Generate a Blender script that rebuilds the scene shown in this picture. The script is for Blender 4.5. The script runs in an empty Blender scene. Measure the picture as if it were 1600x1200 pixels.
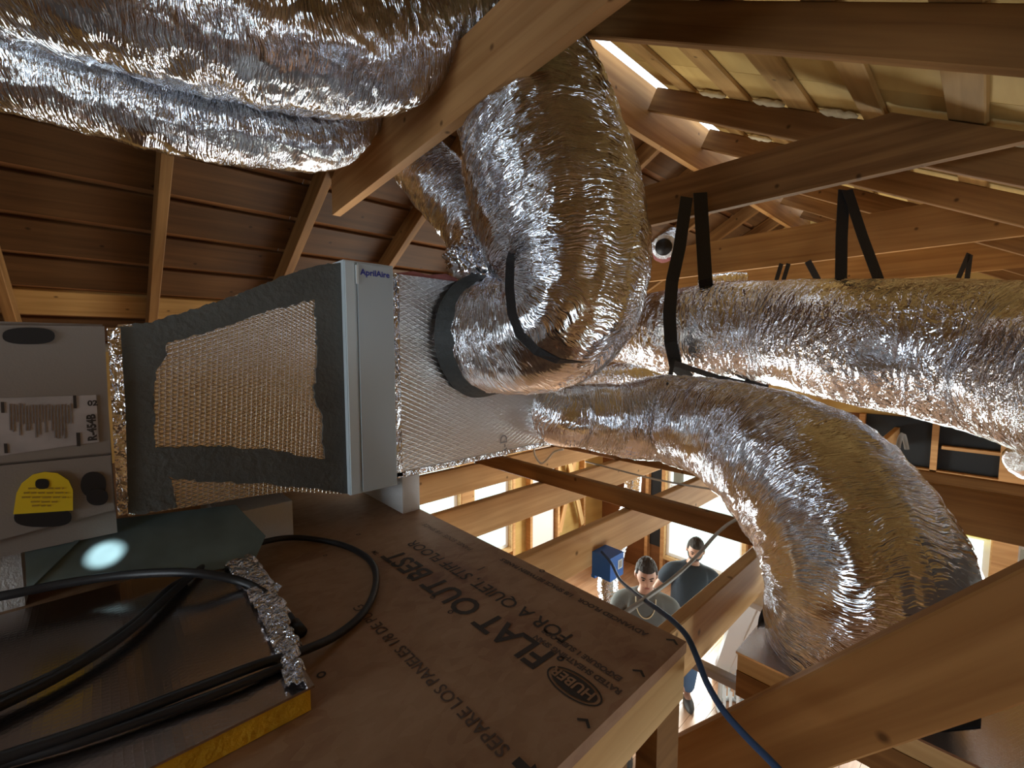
import bpy, bmesh, math, random
from mathutils import Vector, Matrix, noise
random.seed(7)
C = bpy.context.scene.collection
S = bpy.context.scene
CZ = 3.45                      # height of the eye above the lower floor
F = 690.0; PITCH = math.radians(4.5); YAW = math.radians(47.0)

# ------------------------------------------------------------------ camera
cd = bpy.data.cameras.new('camera'); cam = bpy.data.objects.new('camera', cd); C.objects.link(cam)
cd.sensor_fit = 'HORIZONTAL'; cd.sensor_width = 36.0; cd.lens = 36.0*F/1600.0
cd.clip_start = 0.02; cd.clip_end = 300
cam.location = (0, 0, CZ)
cam.rotation_euler = (math.pi/2 - PITCH, 0, YAW - math.pi/2)
S.camera = cam
# ------------------------------------------------------------------ world, exposure
w = bpy.data.worlds.new('sky'); S.world = w; w.use_nodes = True
bg = w.node_tree.nodes['Background']
bg.inputs[0].default_value = (0.80, 0.93, 1.0, 1); bg.inputs[1].default_value = 3.6
S.view_settings.view_transform = 'Standard'; S.view_settings.look = 'None'
S.view_settings.gamma = 1.0; S.view_settings.exposure = 0.0
S.view_settings.use_curve_mapping = False
# ------------------------------------------------------------------ daylight through the openings, and an added spot lamp
def area(name, loc, target, sx, sy, power, col, spread=180):
    l = bpy.data.lights.new(name, 'AREA'); l.shape = 'RECTANGLE'; l.size = sx; l.size_y = sy
    l.energy = power; l.color = col; l.spread = math.radians(spread)
    o = bpy.data.objects.new(name, l); C.objects.link(o)
    o.location = (loc[0], loc[1], loc[2]+CZ)
    d = Vector(target) - Vector(loc)
    o.rotation_euler = d.to_track_quat('-Z', 'Y').to_euler()
    return o
area('gable_daylight', (-2.93, 0.55, 0.05), (1, 0.7, 0.2), 0.6, 0.9, 20, (0.80, 0.90, 1.0))
area('eave_daylight', (1.2, -2.45, -1.9), (2.2, 0.8, 0.0), 1.3, 0.8, 42, (0.78, 0.89, 1.0))
area('window_daylight_a', (3.0, 4.15, -2.0), (2.6, 0, -0.9), 1.9, 1.2, 165, (0.93, 1.0, 0.97))
area('window_daylight_b', (5.95, 2.6, -2.0), (0, 1.6, -1.0), 1.1, 1.3, 140, (0.93, 1.0, 0.92))
area('window_daylight_c', (5.95, -0.1, -2.2), (0, 0.2, -1.0), 2.0, 0.9, 60, (0.93, 1.0, 0.97))
sp = bpy.data.lights.new('added_sheet_spot', 'SPOT'); sp.energy = 900; sp.spot_size = math.radians(2.4); sp.spot_blend = 0.4  # added lamp in the attic air for the bright patch on the metal sheet
sp.color = (0.75, 0.92, 1.0); sp.shadow_soft_size = 0.01
so = bpy.data.objects.new('added_sheet_spot', sp); C.objects.link(so)
so.location = (-0.45, 0.15, 0.35+CZ)

# ------------------------------------------------------------------ pixel helpers (photo pixel -> point of the place)
cY, sY, cP, sP = math.cos(YAW), math.sin(YAW), math.cos(PITCH), math.sin(PITCH)
def ray(px, py):
    x = (px-800)/F; u = (600-py)/F
    f = cP + u*sP; z = u*cP - sP
    return Vector((cY*f + sY*x, sY*f - cY*x, z))
def P(px, py, d): return ray(px, py)*d
def PZ(px, py, z): r = ray(px, py); return r*(z/r.z)
def PY(px, py, y): r = ray(px, py); return r*(y/r.y)
def PX(px, py, x): r = ray(px, py); return r*(x/r.x)
def pix(v):
    v = Vector(v); f = cY*v.x + sY*v.y; r = sY*v.x - cY*v.y
    fc = f*cP - v.z*sP; up = v.z*cP + f*sP
    return (800+F*r/fc, 600-F*up/fc, fc)
def PL0(px, py):
    r = ray(px, py); return r*(-1.276/(r.z-0.69*r.y))
so.rotation_euler = (PL0(165, 866) - Vector((-0.45, 0.15, 0.35))).to_track_quat('-Z', 'Y').to_euler()

# ------------------------------------------------------------------ materials
def newmat(name):
    m = bpy.data.materials.new(name); m.use_nodes = True
    nt = m.node_tree; b = nt.nodes['Principled BSDF']
    return m, nt, b
def N(nt, t, **k):
    n = nt.nodes.new(t)
    for a, v in k.items(): setattr(n, a, v)
    return n
def plain(name, col, rough=0.6, metal=0.0, bump=0.0, bscale=40, var=0.0, spec=0.5):
    m, nt, b = newmat(name)
    b.inputs['Base Color'].default_value = (*col, 1); b.inputs['Roughness'].default_value = rough
    b.inputs['Metallic'].default_value = metal; b.inputs['Specular IOR Level'].default_value = spec
    tc = N(nt, 'ShaderNodeTexCoord')
    if bump or var:
        no = N(nt, 'ShaderNodeTexNoise'); no.inputs['Scale'].default_value = bscale; no.inputs['Detail'].default_value = 4
        nt.links.new(tc.outputs['Object'], no.inputs['Vector'])
    if bump:
        bp = N(nt, 'ShaderNodeBump'); bp.inputs['Strength'].default_value = bump; bp.inputs['Distance'].default_value = 0.01
        nt.links.new(no.outputs[0], bp.inputs['Height']); nt.links.new(bp.outputs[0], b.inputs['Normal'])
    if var:
        n2 = N(nt, 'ShaderNodeTexNoise'); n2.inputs['Scale'].default_value = bscale*0.2
        nt.links.new(tc.outputs['Object'], n2.inputs['Vector'])
        r = N(nt, 'ShaderNodeValToRGB')
        r.color_ramp.elements[0].position = 0.3; r.color_ramp.elements[1].position = 0.7
        r.color_ramp.elements[0].color = (*[c*(1-var) for c in col], 1)
        r.color_ramp.elements[1].color = (*[min(1, c*(1+var)) for c in col], 1)
        nt.links.new(n2.outputs[0], r.inputs[0]); nt.links.new(r.outputs[0], b.inputs['Base Color'])
    return m
def wood(name, dark, light, knots=True, rough=0.6, gscale=26.0):
    m, nt, b = newmat(name); L = nt.links
    b.inputs['Roughness'].default_value = rough; b.inputs['Specular IOR Level'].default_value = 0.12 if rough > 0.4 else 0.5
    uv = N(nt, 'ShaderNodeUVMap'); oi = N(nt, 'ShaderNodeObjectInfo')
    off = N(nt, 'ShaderNodeVectorMath', operation='SCALE'); off.inputs[0].default_value = (37, 19, 0)
    L.new(oi.outputs['Random'], off.inputs['Scale'])
    ad = N(nt, 'ShaderNodeVectorMath', operation='ADD'); L.new(uv.outputs[0], ad.inputs[0]); L.new(off.outputs[0], ad.inputs[1])
    mp = N(nt, 'ShaderNodeMapping'); mp.inputs['Scale'].default_value = (1.3, gscale, 1); L.new(ad.outputs[0], mp.inputs[0])
    # knots bend the grain
    vo = N(nt, 'ShaderNodeTexVoronoi'); vo.inputs['Scale'].default_value = 4.1; vo.voronoi_dimensions = '2D'
    L.new(ad.outputs[0], vo.inputs['Vector'])
    no = N(nt, 'ShaderNodeTexNoise'); no.inputs['Scale'].default_value = 1.0; no.inputs['Detail'].default_value = 6; no.inputs['Distortion'].default_value = 0.6
    L.new(mp.outputs[0], no.inputs['Vector'])
    r = N(nt, 'ShaderNodeValToRGB'); e = r.color_ramp.elements
    e[0].position = 0.30; e[0].color = (*dark, 1); e[1].position = 0.68; e[1].color = (*light, 1)
    L.new(no.outputs[0], r.inputs[0])
    big = N(nt, 'ShaderNodeTexNoise'); big.inputs['Scale'].default_value = 1.7; L.new(ad.outputs[0], big.inputs['Vector'])
    hs = N(nt, 'ShaderNodeHueSaturation'); L.new(r.outputs[0], hs.inputs['Color'])
    mr = N(nt, 'ShaderNodeMapRange'); mr.inputs[1].default_value = 0.3; mr.inputs[2].default_value = 0.7
    mr.inputs[3].default_value = 0.78; mr.inputs[4].default_value = 1.18
    L.new(big.outputs[0], mr.inputs[0]); L.new(mr.outputs[0], hs.inputs['Value'])
    out = hs.outputs[0]
    if knots:
        kr = N(nt, 'ShaderNodeValToRGB'); ke = kr.color_ramp.elements
        ke[0].position = 0.018; ke[0].color = (0.85, 0.85, 0.85, 1); ke[1].position = 0.055; ke[1].color = (0, 0, 0, 1)
        L.new(vo.outputs['Distance'], kr.inputs[0])
        sep = N(nt, 'ShaderNodeSeparateColor'); L.new(vo.outputs['Color'], sep.inputs[0])
        gt = N(nt, 'ShaderNodeMath', operation='GREATER_THAN'); gt.inputs[1].default_value = 0.55; L.new(sep.outputs[0], gt.inputs[0])
        mu = N(nt, 'ShaderNodeMath', operation='MULTIPLY'); L.new(kr.outputs[0], mu.inputs[0]); L.new(gt.outputs[0], mu.inputs[1])
        mx = N(nt, 'ShaderNodeMix', data_type='RGBA'); L.new(mu.outputs[0], mx.inputs[0])
        L.new(out, mx.inputs[6]); mx.inputs[7].default_value = (*[c*0.32 for c in dark], 1)
        out = mx.outputs[2]
    L.new(out, b.inputs['Base Color'])
    bp = N(nt, 'ShaderNodeBump'); bp.inputs['Strength'].default_value = 0.25; bp.inputs['Distance'].default_value = 0.004
    L.new(no.outputs[0], bp.inputs['Height']); L.new(bp.outputs[0], b.inputs['Normal'])
    return m
def foil(name, su=70, sv=9, strength=1.0, rough=0.2, tint=(0.76, 0.78, 0.83), crinkle=0.6, dist=0.012):
    m, nt, b = newmat(name); L = nt.links
    b.inputs['Metallic'].default_value = 1.0; b.inputs['Base Color'].default_value = (*tint, 1)
    b.inputs['Roughness'].default_value = rough
    uv = N(nt, 'ShaderNodeUVMap')
    mp = N(nt, 'ShaderNodeMapping'); mp.inputs['Scale'].default_value = (su, sv, 1); mp.inputs['Rotation'].default_value = (0, 0, 0.0)
    wv = N(nt, 'ShaderNodeTexNoise'); wv.inputs['Scale'].default_value = 7; L.new(uv.outputs[0], wv.inputs['Vector'])
    sub = N(nt, 'ShaderNodeVectorMath', operation='MULTIPLY_ADD'); L.new(wv.outputs['Color'], sub.inputs[0])
    sub.inputs[1].default_value = (0.05, 0.10, 0); L.new(uv.outputs[0], sub.inputs[2])
    L.new(sub.outputs[0], mp.inputs[0])
    n1 = N(nt, 'ShaderNodeTexNoise'); n1.inputs['Scale'].default_value = 1; n1.inputs['Detail'].default_value = 3; n1.inputs['Roughness'].default_value = 0.55
    L.new(mp.outputs[0], n1.inputs['Vector'])
    s1 = N(nt, 'ShaderNodeMath', operation='SUBTRACT'); s1.inputs[1].default_value = 0.5; L.new(n1.outputs[0], s1.inputs[0])
    s2 = N(nt, 'ShaderNodeMath', operation='ABSOLUTE'); L.new(s1.outputs[0], s2.inputs[0])
    s3 = N(nt, 'ShaderNodeMath', operation='MULTIPLY'); s3.inputs[1].default_value = -2.2; L.new(s2.outputs[0], s3.inputs[0])
    # wrinkles come in patches
    pn = N(nt, 'ShaderNodeTexNoise'); pn.inputs['Scale'].default_value = 4.5; pn.inputs['Detail'].default_value = 2; L.new(uv.outputs[0], pn.inputs['Vector'])
    pr = N(nt, 'ShaderNodeMapRange'); pr.inputs[1].default_value = 0.36; pr.inputs[2].default_value = 0.60; pr.inputs[3].default_value = 0.22; pr.inputs[4].default_value = 1.0
    L.new(pn.outputs[0], pr.inputs[0])
    v = N(nt, 'ShaderNodeTexVoronoi'); v.inputs['Scale'].default_value = 42; v.feature = 'F1'
    m2 = N(nt, 'ShaderNodeMapping'); m2.inputs['Scale'].default_value = (1.0, 0.4, 1); L.new(sub.outputs[0], m2.inputs[0]); L.new(m2.outputs[0], v.inputs['Vector'])
    ml = N(nt, 'ShaderNodeMath', operation='MULTIPLY'); ml.inputs[1].default_value = crinkle; L.new(v.outputs['Distance'], ml.inputs[0])
    a0 = N(nt, 'ShaderNodeMath', operation='ADD'); L.new(s3.outputs[0], a0.inputs[0]); L.new(ml.outputs[0], a0.inputs[1])
    ad = N(nt, 'ShaderNodeMath', operation='MULTIPLY'); L.new(a0.outputs[0], ad.inputs[0]); L.new(pr.outputs[0], ad.inputs[1])
    bp = N(nt, 'ShaderNodeBump'); bp.inputs['Strength'].default_value = strength; bp.inputs['Distance'].default_value = dist
    L.new(ad.outputs[0], bp.inputs['Height']); L.new(bp.outputs[0], b.inputs['Normal'])
    return m
def fsk(name, tint=(0.78, 0.76, 0.74), rough=0.27, bs=0.55, lines=((0.42, 80), (-0.42, 80), (math.pi/2, 66))):
    m, nt, b = newmat(name); L = nt.links
    b.inputs['Metallic'].default_value = 1.0; b.inputs['Base Color'].default_value = (*tint, 1)
    b.inputs['Roughness'].default_value = rough
    uv = N(nt, 'ShaderNodeUVMap')
    acc = None
    for ang, sc in lines:
        mp = N(nt, 'ShaderNodeMapping'); mp.inputs['Rotation'].default_value = (0, 0, ang); L.new(uv.outputs[0], mp.inputs[0])
        wv = N(nt, 'ShaderNodeTexWave'); wv.bands_direction = 'Y'; wv.inputs['Scale'].default_value = sc/2.0; wv.inputs['Distortion'].default_value = 0.6
        wv.inputs['Detail'].default_value = 1
        L.new(mp.outputs[0], wv.inputs['Vector'])
        pw = N(nt, 'ShaderNodeMath', operation='POWER'); pw.inputs[1].default_value = 8; L.new(wv.outputs['Fac'], pw.inputs[0])
        if acc is None: acc = pw
        else:
            mx = N(nt, 'ShaderNodeMath', operation='MAXIMUM'); L.new(acc.outputs[0], mx.inputs[0]); L.new(pw.outputs[0], mx.inputs[1]); acc = mx
    no = N(nt, 'ShaderNodeTexNoise'); no.inputs['Scale'].default_value = 9; no.inputs['Detail'].default_value = 3; L.new(uv.outputs[0], no.inputs['Vector'])
    ml = N(nt, 'ShaderNodeMath', operation='MULTIPLY_ADD'); ml.inputs[1].default_value = 2.5; L.new(no.outputs[0], ml.inputs[0]); L.new(acc.outputs[0], ml.inputs[2])
    bp = N(nt, 'ShaderNodeBump'); bp.inputs['Strength'].default_value = bs; bp.inputs['Distance'].default_value = 0.0022
    L.new(ml.outputs[0], bp.inputs['Height']); L.new(bp.outputs[0], b.inputs['Normal'])
    return m
def osb(name, stops, rough=0.6):
    m, nt, b = newmat(name); L = nt.links
    b.inputs['Roughness'].default_value = rough
    uv = N(nt, 'ShaderNodeUVMap')
    mp = N(nt, 'ShaderNodeMapping'); mp.inputs['Scale'].default_value = (38, 70, 1); L.new(uv.outputs[0], mp.inputs[0])
    vo = N(nt, 'ShaderNodeTexVoronoi'); vo.inputs['Scale'].default_value = 1; vo.voronoi_dimensions = '2D'; vo.inputs['Randomness'].default_value = 1
    ds = N(nt, 'ShaderNodeTexNoise'); ds.inputs['Scale'].default_value = 12; L.new(uv.outputs[0], ds.inputs['Vector'])
    md = N(nt, 'ShaderNodeVectorMath', operation='MULTIPLY_ADD'); L.new(ds.outputs['Color'], md.inputs[0]); md.inputs[1].default_value = (3, 3, 0); L.new(mp.outputs[0], md.inputs[2])
    L.new(md.outputs[0], vo.inputs['Vector'])
    sep = N(nt, 'ShaderNodeSeparateColor'); L.new(vo.outputs['Color'], sep.inputs[0])
    n2 = N(nt, 'ShaderNodeTexNoise'); n2.inputs['Scale'].default_value = 4.2; n2.inputs['Detail'].default_value = 8; n2.inputs['Roughness'].default_value = 0.62; L.new(uv.outputs[0], n2.inputs['Vector'])
    a = N(nt, 'ShaderNodeMath', operation='MULTIPLY_ADD'); a.inputs[1].default_value = 0.10; L.new(sep.outputs[0], a.inputs[0]); 
    sc = N(nt, 'ShaderNodeMath', operation='MULTIPLY'); sc.inputs[1].default_value = 0.93; L.new(n2.outputs[0], sc.inputs[0]); L.new(sc.outputs[0], a.inputs[2])
    r = N(nt, 'ShaderNodeValToRGB')
    while len(r.color_ramp.elements) < len(stops): r.color_ramp.elements.new(0.5)
    for e, (p, c) in zip(r.color_ramp.elements, stops): e.position = p; e.color = (*c, 1)
    L.new(a.outputs[0], r.inputs[0]); L.new(r.outputs[0], b.inputs['Base Color'])
    return m
M = {}
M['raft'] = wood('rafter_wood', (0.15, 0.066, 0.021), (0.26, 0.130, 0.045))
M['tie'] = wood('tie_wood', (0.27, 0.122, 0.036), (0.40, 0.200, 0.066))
M['lit_tie'] = wood('lit_tie_wood', (0.42, 0.20, 0.075), (0.56, 0.30, 0.125))  # tie wood made paler, the front light on it put into the colour
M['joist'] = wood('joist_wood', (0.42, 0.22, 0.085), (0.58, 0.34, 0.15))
M['pale'] = wood('pale_wood', (0.50, 0.31, 0.13), (0.66, 0.44, 0.21))
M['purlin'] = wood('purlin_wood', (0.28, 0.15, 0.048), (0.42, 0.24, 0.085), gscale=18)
M['plank'] = wood('shaded_plank_wood', (0.060, 0.026, 0.009), (0.100, 0.044, 0.015), gscale=18)  # old brown boards, the shade of the far slope darkened into the colour
M['stud'] = wood('stud_wood', (0.46, 0.24, 0.10), (0.62, 0.36, 0.16))
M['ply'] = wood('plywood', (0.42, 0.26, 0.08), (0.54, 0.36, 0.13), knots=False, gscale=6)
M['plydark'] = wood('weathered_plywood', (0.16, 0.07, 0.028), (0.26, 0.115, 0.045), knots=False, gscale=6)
M['osb'] = osb('subfloor_panel', [(0.28, (0.15, 0.058, 0.026)), (0.40, (0.25, 0.125, 0.06)), (0.50, (0.31, 0.175, 0.09)), (0.62, (0.36, 0.215, 0.12)), (0.78, (0.26, 0.11, 0.055))])
M['floor'] = wood('oak_floor', (0.42, 0.22, 0.12), (0.60, 0.36, 0.22), knots=False, rough=0.3, gscale=12)
M['foil_a'] = foil('crinkled_foil', 100, 8, 1.0, 0.12, crinkle=0.35)
M['foil_b'] = foil('crinkled_foil_fine', 95, 9, 1.0, 0.15, crinkle=0.45)
M['foil_c'] = foil('crumpled_foil', 34, 22, 1.0, 0.15, crinkle=0.9, dist=0.011)
M['foil_d'] = foil('stretched_foil', 8, 60, 0.8, 0.16, crinkle=0.4, dist=0.008)
M['fsk'] = fsk('scrim_foil', bs=0.45, lines=((0.42, 70), (-0.42, 70), (math.pi/2, 58)))
M['fskp'] = fsk('scrim_foil_diamonds', (0.80, 0.79, 0.78), 0.28, 0.32, ((0.45, 46), (-0.45, 46)))
M['mastic_dark'] = plain('dark_grey_mastic', (0.045, 0.05, 0.05), 0.6, bump=0.5, bscale=50, var=0.12)
M['fskflat'] = fsk('flat_foil_facing', (0.52, 0.46, 0.44), 0.20, 0.05)
M['mastic'] = plain('grey_mastic', (0.095, 0.097, 0.090), 0.75, bump=0.5, bscale=60, var=0.12)
M['taupe'] = plain('taupe_painted_steel', (0.26, 0.225, 0.20), 0.45, bump=0.05, bscale=300)
M['black'] = plain('black_plastic', (0.012, 0.012, 0.014), 0.5)
M['strap'] = plain('black_webbing', (0.014, 0.014, 0.016), 0.65, bump=0.3, bscale=200)
M['felt'] = plain('black_building_felt', (0.012, 0.014, 0.017), 0.8, bump=0.2, bscale=20)
M['cabinet'] = plain('white_cabinet_enamel', (0.62, 0.70, 0.74), 0.3)
M['cabinet2'] = plain('white_cabinet_door_enamel', (0.50, 0.57, 0.61), 0.3)
M['eps'] = plain('white_foam', (0.72, 0.70, 0.68), 0.85, bump=0.3, bscale=160)
M['yellow'] = plain('yellow_fibreglass_edge', (0.80, 0.50, 0.03), 0.9, bump=0.5, bscale=90, var=0.15)
M['tag'] = plain('yellow_card', (0.85, 0.60, 0.02), 0.5)
M['ink'] = plain('dark_print', (0.035, 0.024, 0.018), 0.7)
M['inkpale'] = plain('faded_print', (0.09, 0.055, 0.038), 0.7)
M['tagink'] = plain('brown_print', (0.42, 0.25, 0.02), 0.6)
M['blueink'] = plain('blue_print', (0.03, 0.05, 0.35), 0.4)
M['paper'] = plain('grey_paper_label', (0.42, 0.38, 0.37), 0.4, var=0.15, bscale=120)
M['labelink'] = plain('grey_print', (0.20, 0.18, 0.18), 0.5)
M['galv'] = plain('galvanised_steel', (0.15, 0.20, 0.20), 0.35, metal=0.5, var=0.2, bscale=60)
M['steel'] = plain('grey_steel', (0.45, 0.45, 0.47), 0.35, metal=0.8)
M['cord'] = plain('black_rubber_cord', (0.010, 0.010, 0.012), 0.45)
M['bluecord'] = plain('blue_cord', (0.035, 0.075, 0.17), 0.65, spec=0.3)
M['greycord'] = plain('grey_cable', (0.36, 0.34, 0.30), 0.5)
M['whitecord'] = plain('white_cable', (0.75, 0.73, 0.68), 0.5)
M['bluebox'] = plain('blue_plastic', (0.03, 0.16, 0.55), 0.4)
M['white'] = plain('white_paint', (0.75, 0.80, 0.80), 0.5)
M['whiteplastic'] = plain('white_vinyl', (0.80, 0.82, 0.82), 0.4)
M['pink'] = plain('pink_fibreglass', (0.62, 0.25, 0.25), 0.95, bump=0.6, bscale=50)
M['foam'] = plain('yellow_spray_foam', (0.70, 0.62, 0.05), 0.85, bump=0.8, bscale=30)
M['batt'] = plain('cream_foam', (0.80, 0.70, 0.48), 0.9, bump=0.7, bscale=40)
M['leaf'] = plain('green_leaves', (0.20, 0.42, 0.16), 0.6, var=0.4, bscale=5)
M['bark'] = plain('bark', (0.15, 0.10, 0.07), 0.9, bump=0.6, bscale=20)
M['lawn'] = plain('grass', (0.62, 0.70, 0.60), 0.9, var=0.3, bscale=8)
M['skin'] = plain('skin', (0.50, 0.27, 0.18), 0.5)
M['skin2'] = plain('skin_tan', (0.42, 0.22, 0.14), 0.5)
M['hair'] = plain('dark_hair', (0.035, 0.025, 0.018), 0.7, bump=1.0, bscale=160)
M['lip'] = plain('lip', (0.36, 0.13, 0.10), 0.45)
M['eye'] = plain('eye', (0.05, 0.03, 0.02), 0.2)
M['greyshirt'] = plain('grey_cotton', (0.13, 0.135, 0.125), 0.9, bump=0.15, bscale=30, var=0.1)
M['blackshirt'] = plain('black_cotton', (0.025, 0.034, 0.045), 0.9, bump=0.15, bscale=30)
M['jeans'] = plain('blue_denim', (0.10, 0.20, 0.36), 0.9, bump=0.1, bscale=60)
M['chain'] = plain('pale_cord_necklace', (0.75, 0.65, 0.42), 0.4)
M['shoe'] = plain('dark_shoe', (0.04, 0.035, 0.03), 0.6)

# ------------------------------------------------------------------ mesh builder
class MB:
    def __init__(s): s.v = []; s.f = []; s.uv = []; s.smooth = False
    def face(s, idx, uvs=None):
        s.f.append(tuple(idx)); s.uv.append(uvs)
    def prism(s, poly, n, th):
        """closed polygon (list of Vector) thickened by th along n"""
        n = Vector(n).normalized()*th; k = len(poly); b = len(s.v)
        s.v += [Vector(p) for p in poly] + [Vector(p)+n for p in poly]
        ax = (Vector(poly[1])-Vector(poly[0])).normalized(); ay = n.normalized().cross(ax); o = Vector(poly[0])
        u = [((Vector(p)-o).dot(ax), (Vector(p)-o).dot(ay)) for p in poly]
        s.face(list(range(b+k-1, b-1, -1)), u[::-1]); s.face(list(range(b+k, b+2*k)), u)
        for i in range(k):
            j = (i+1) % k; l = (s.v[b+i]-s.v[b+j]).length
            s.face((b+i, b+j, b+k+j, b+k+i), [(0, 0), (l, 0), (l, th), (0, th)])
        return s
    def box(s, x0, x1, y0, y1, z0, z1, ch=0.0):
        if x1 < x0: x0, x1 = x1, x0
        if y1 < y0: y0, y1 = y1, y0
        if z1 < z0: z0, z1 = z1, z0
        b = len(s.v)
        for z in (z0, z1):
            for x, y in ((x0, y0), (x1, y0), (x1, y1), (x0, y1)): s.v.append(Vector((x, y, z)))
        q = [((0, 3, 2, 1), 'xy'), ((4, 5, 6, 7), 'xy'), ((0, 1, 5, 4), 'xz'), ((1, 2, 6, 5), 'yz'), ((2, 3, 7, 6), 'xz'), ((3, 0, 4, 7), 'yz')]
        for f, p in q:
            ix = {'x': 0, 'y': 1, 'z': 2}
            s.face([b+i for i in f], [(s.v[b+i][ix[p[0]]], s.v[b+i][ix[p[1]]]) for i in f])
        return s
    def bar(s, p0, p1, w, h, up=(0, 0, 1), anchor='bottom', cut0=None, cut1=None):
        """timber from p0 to p1: w sideways, h along up; the line runs along the middle of its bottom (or centre)"""
        p0 = Vector(p0); p1 = Vector(p1); d = (p1-p0); L = d.length; d.normalize()
        up = Vector(up); up = (up - d*up.dot(d)).normalized(); sd = d.cross(up).normalized()
        o = up*(h/2 if anchor == 'bottom' else (-h/2 if anchor == 'top' else 0))
        c = min(0.004, w*0.12); a, b2 = w/2, h/2
        prof = [(-a+c, -b2), (a-c, -b2), (a, -b2+c), (a, b2-c), (a-c, b2), (-a+c, b2), (-a, b2-c), (-a, -b2+c)]
        b = len(s.v); k = 8
        for p in (p0+o, p1+o):
            for x, y in prof: s.v.append(p+sd*x+up*y)
        vv = [0]
        for i in range(k):
            x0, y0 = prof[i]; x1, y1 = prof[(i+1) % k]; vv.append(vv[-1]+math.hypot(x1-x0, y1-y0))
        for i in range(k):
            j = (i+1) % k
            s.face((b+i, b+k+i, b+k+j, b+j), [(0, vv[i]), (L, vv[i]), (L, vv[i+1]), (0, vv[i+1])])
        s.face([b+i for i in range(k)], [(x*0.3, y) for x, y in prof])
        s.face([b+k+i for i in range(k-1, -1, -1)], [(x*0.3, y) for x, y in prof[::-1]])
        return s
    def tube(s, pts, rad, seg=12, caps=True, disp=None, smooth=True, hollow=False):
        pts = [Vector(p) for p in pts]; n = len(pts)
        if not hasattr(rad, '__len__'): rad = [rad]*n
        b = len(s.v); s.smooth = smooth
        T = []
        for i in range(n):
            t = pts[min(i+1, n-1)]-pts[max(i-1, 0)]; T.append(t.normalized())
        ref = Vector((0, 0, 1)) if abs(T[0].z) < 0.9 else Vector((0, 1, 0))
        nn = (ref - T[0]*ref.dot(T[0])).normalized(); fr = []
        for i in range(n):
            nn = (nn - T[i]*nn.dot(T[i])).normalized(); fr.append((nn.copy(), T[i].cross(nn)))
        u = 0.0; us = []
        for i in range(n):
            if i: u += (pts[i]-pts[i-1]).length
            us.append(u)
            for k in range(seg):
                a = 2*math.pi*k/seg; r = rad[i]
                if disp: r *= disp(u, a, r)
                s.v.append(pts[i] + fr[i][0]*(math.cos(a)*r) + fr[i][1]*(math.sin(a)*r))
        for i in range(n-1):
            for k in range(seg):
                k2 = (k+1) % seg; R = rad[i]*2*math.pi/seg
                s.face((b+i*seg+k, b+i*seg+k2, b+(i+1)*seg+k2, b+(i+1)*seg+k),
                       [(us[i], k*R), (us[i], (k+1)*R), (us[i+1], (k+1)*R), (us[i+1], k*R)])
        if caps:
            s.face([b+k for k in range(seg-1, -1, -1)]); s.face([b+(n-1)*seg+k for k in range(seg)])
        s.frames = (pts, T, fr, us)
        return s
    def ribbon(s, pts, width, wdir, th=0.004):
        """flat strap along pts; wdir the direction across it"""
        pts = [Vector(p) for p in pts]; b = len(s.v); n = len(pts)
        for i, p in enumerate(pts):
            t = (pts[min(i+1, n-1)]-pts[max(i-1, 0)]).normalized()
            wd = Vector(wdir); wd = (wd-t*wd.dot(t)).normalized()*width/2; nn = t.cross(wd).normalized()*th/2
            s.v += [p-wd-nn, p+wd-nn, p+wd+nn, p-wd+nn]
        for i in range(n-1):
            for k in range(4):
                a = b+i*4; k2 = (k+1) % 4
                s.face((a+k, a+k2, a+4+k2, a+4+k))
        s.face((b+3, b+2, b+1, b)); e = b+(n-1)*4; s.face((e, e+1, e+2, e+3))
        return s
    def ellipsoid(s, c, rx, ry, rz, nu=20, nv=12, fn=None):
        c = Vector(c); b = len(s.v); s.smooth = True
        for j in range(nv+1):
            th = math.pi*j/nv
            for i in range(nu):
                a = 2*math.pi*i/nu
                d = Vector((math.sin(th)*math.cos(a), math.sin(th)*math.sin(a), math.cos(th)))
                k = fn(d) if fn else 1.0
                s.v.append(c + Vector((d.x*rx, d.y*ry, d.z*rz))*k)
        for j in range(nv):
            for i in range(nu):
                i2 = (i+1) % nu
                q = [b+j*nu+i, b+(j+1)*nu+i, b+(j+1)*nu+i2, b+j*nu+i2]
                if j == 0: q = [b+i, b+nu+i, b+nu+i2]
                elif j == nv-1: q = [b+j*nu+i, b+(j+1)*nu, b+j*nu+i2]
                s.face(q, [(i/nu, j/nv)]*len(q))
        return s
    def add(s, o):
        b = len(s.v); s.v += o.v; s.f += [tuple(i+b for i in f) for f in o.f]; s.uv += o.uv; return s
    def xform(s, m): s.v = [m @ p for p in s.v]; return s

def build(name, mb, mat, base, parent=None):
    me = bpy.data.meshes.new(name)
    me.from_pydata([tuple(p-base) for p in mb.v], [], mb.f)
    uvl = me.uv_layers.new(name='UVMap'); li = 0
    dat = uvl.data
    for f, u in zip(mb.f, mb.uv):
        for k in range(len(f)):
            if u: dat[li].uv = u[k]
            li += 1
    me.materials.append(mat)
    if mb.smooth:
        for p in me.polygons: p.use_smooth = True
    me.validate(); 
    o = bpy.data.objects.new(name, me); C.objects.link(o)
    if parent: o.parent = parent
    return o
def base_of(vs):
    xs = [p.x for p in vs]; ys = [p.y for p in vs]; zs = [p.z for p in vs]
    return Vector(((min(xs)+max(xs))/2, (min(ys)+max(ys))/2, min(zs)))
def one(name, mb, mat, label=None, cat=None, group=None, kind=None):
    b = base_of(mb.v); o = build(name, mb, mat, b); o.location = b+Vector((0, 0, CZ))
    if label: o['label'] = label
    if cat: o['category'] = cat
    if group: o['group'] = group
    if kind: o['kind'] = kind
    return o
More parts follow.
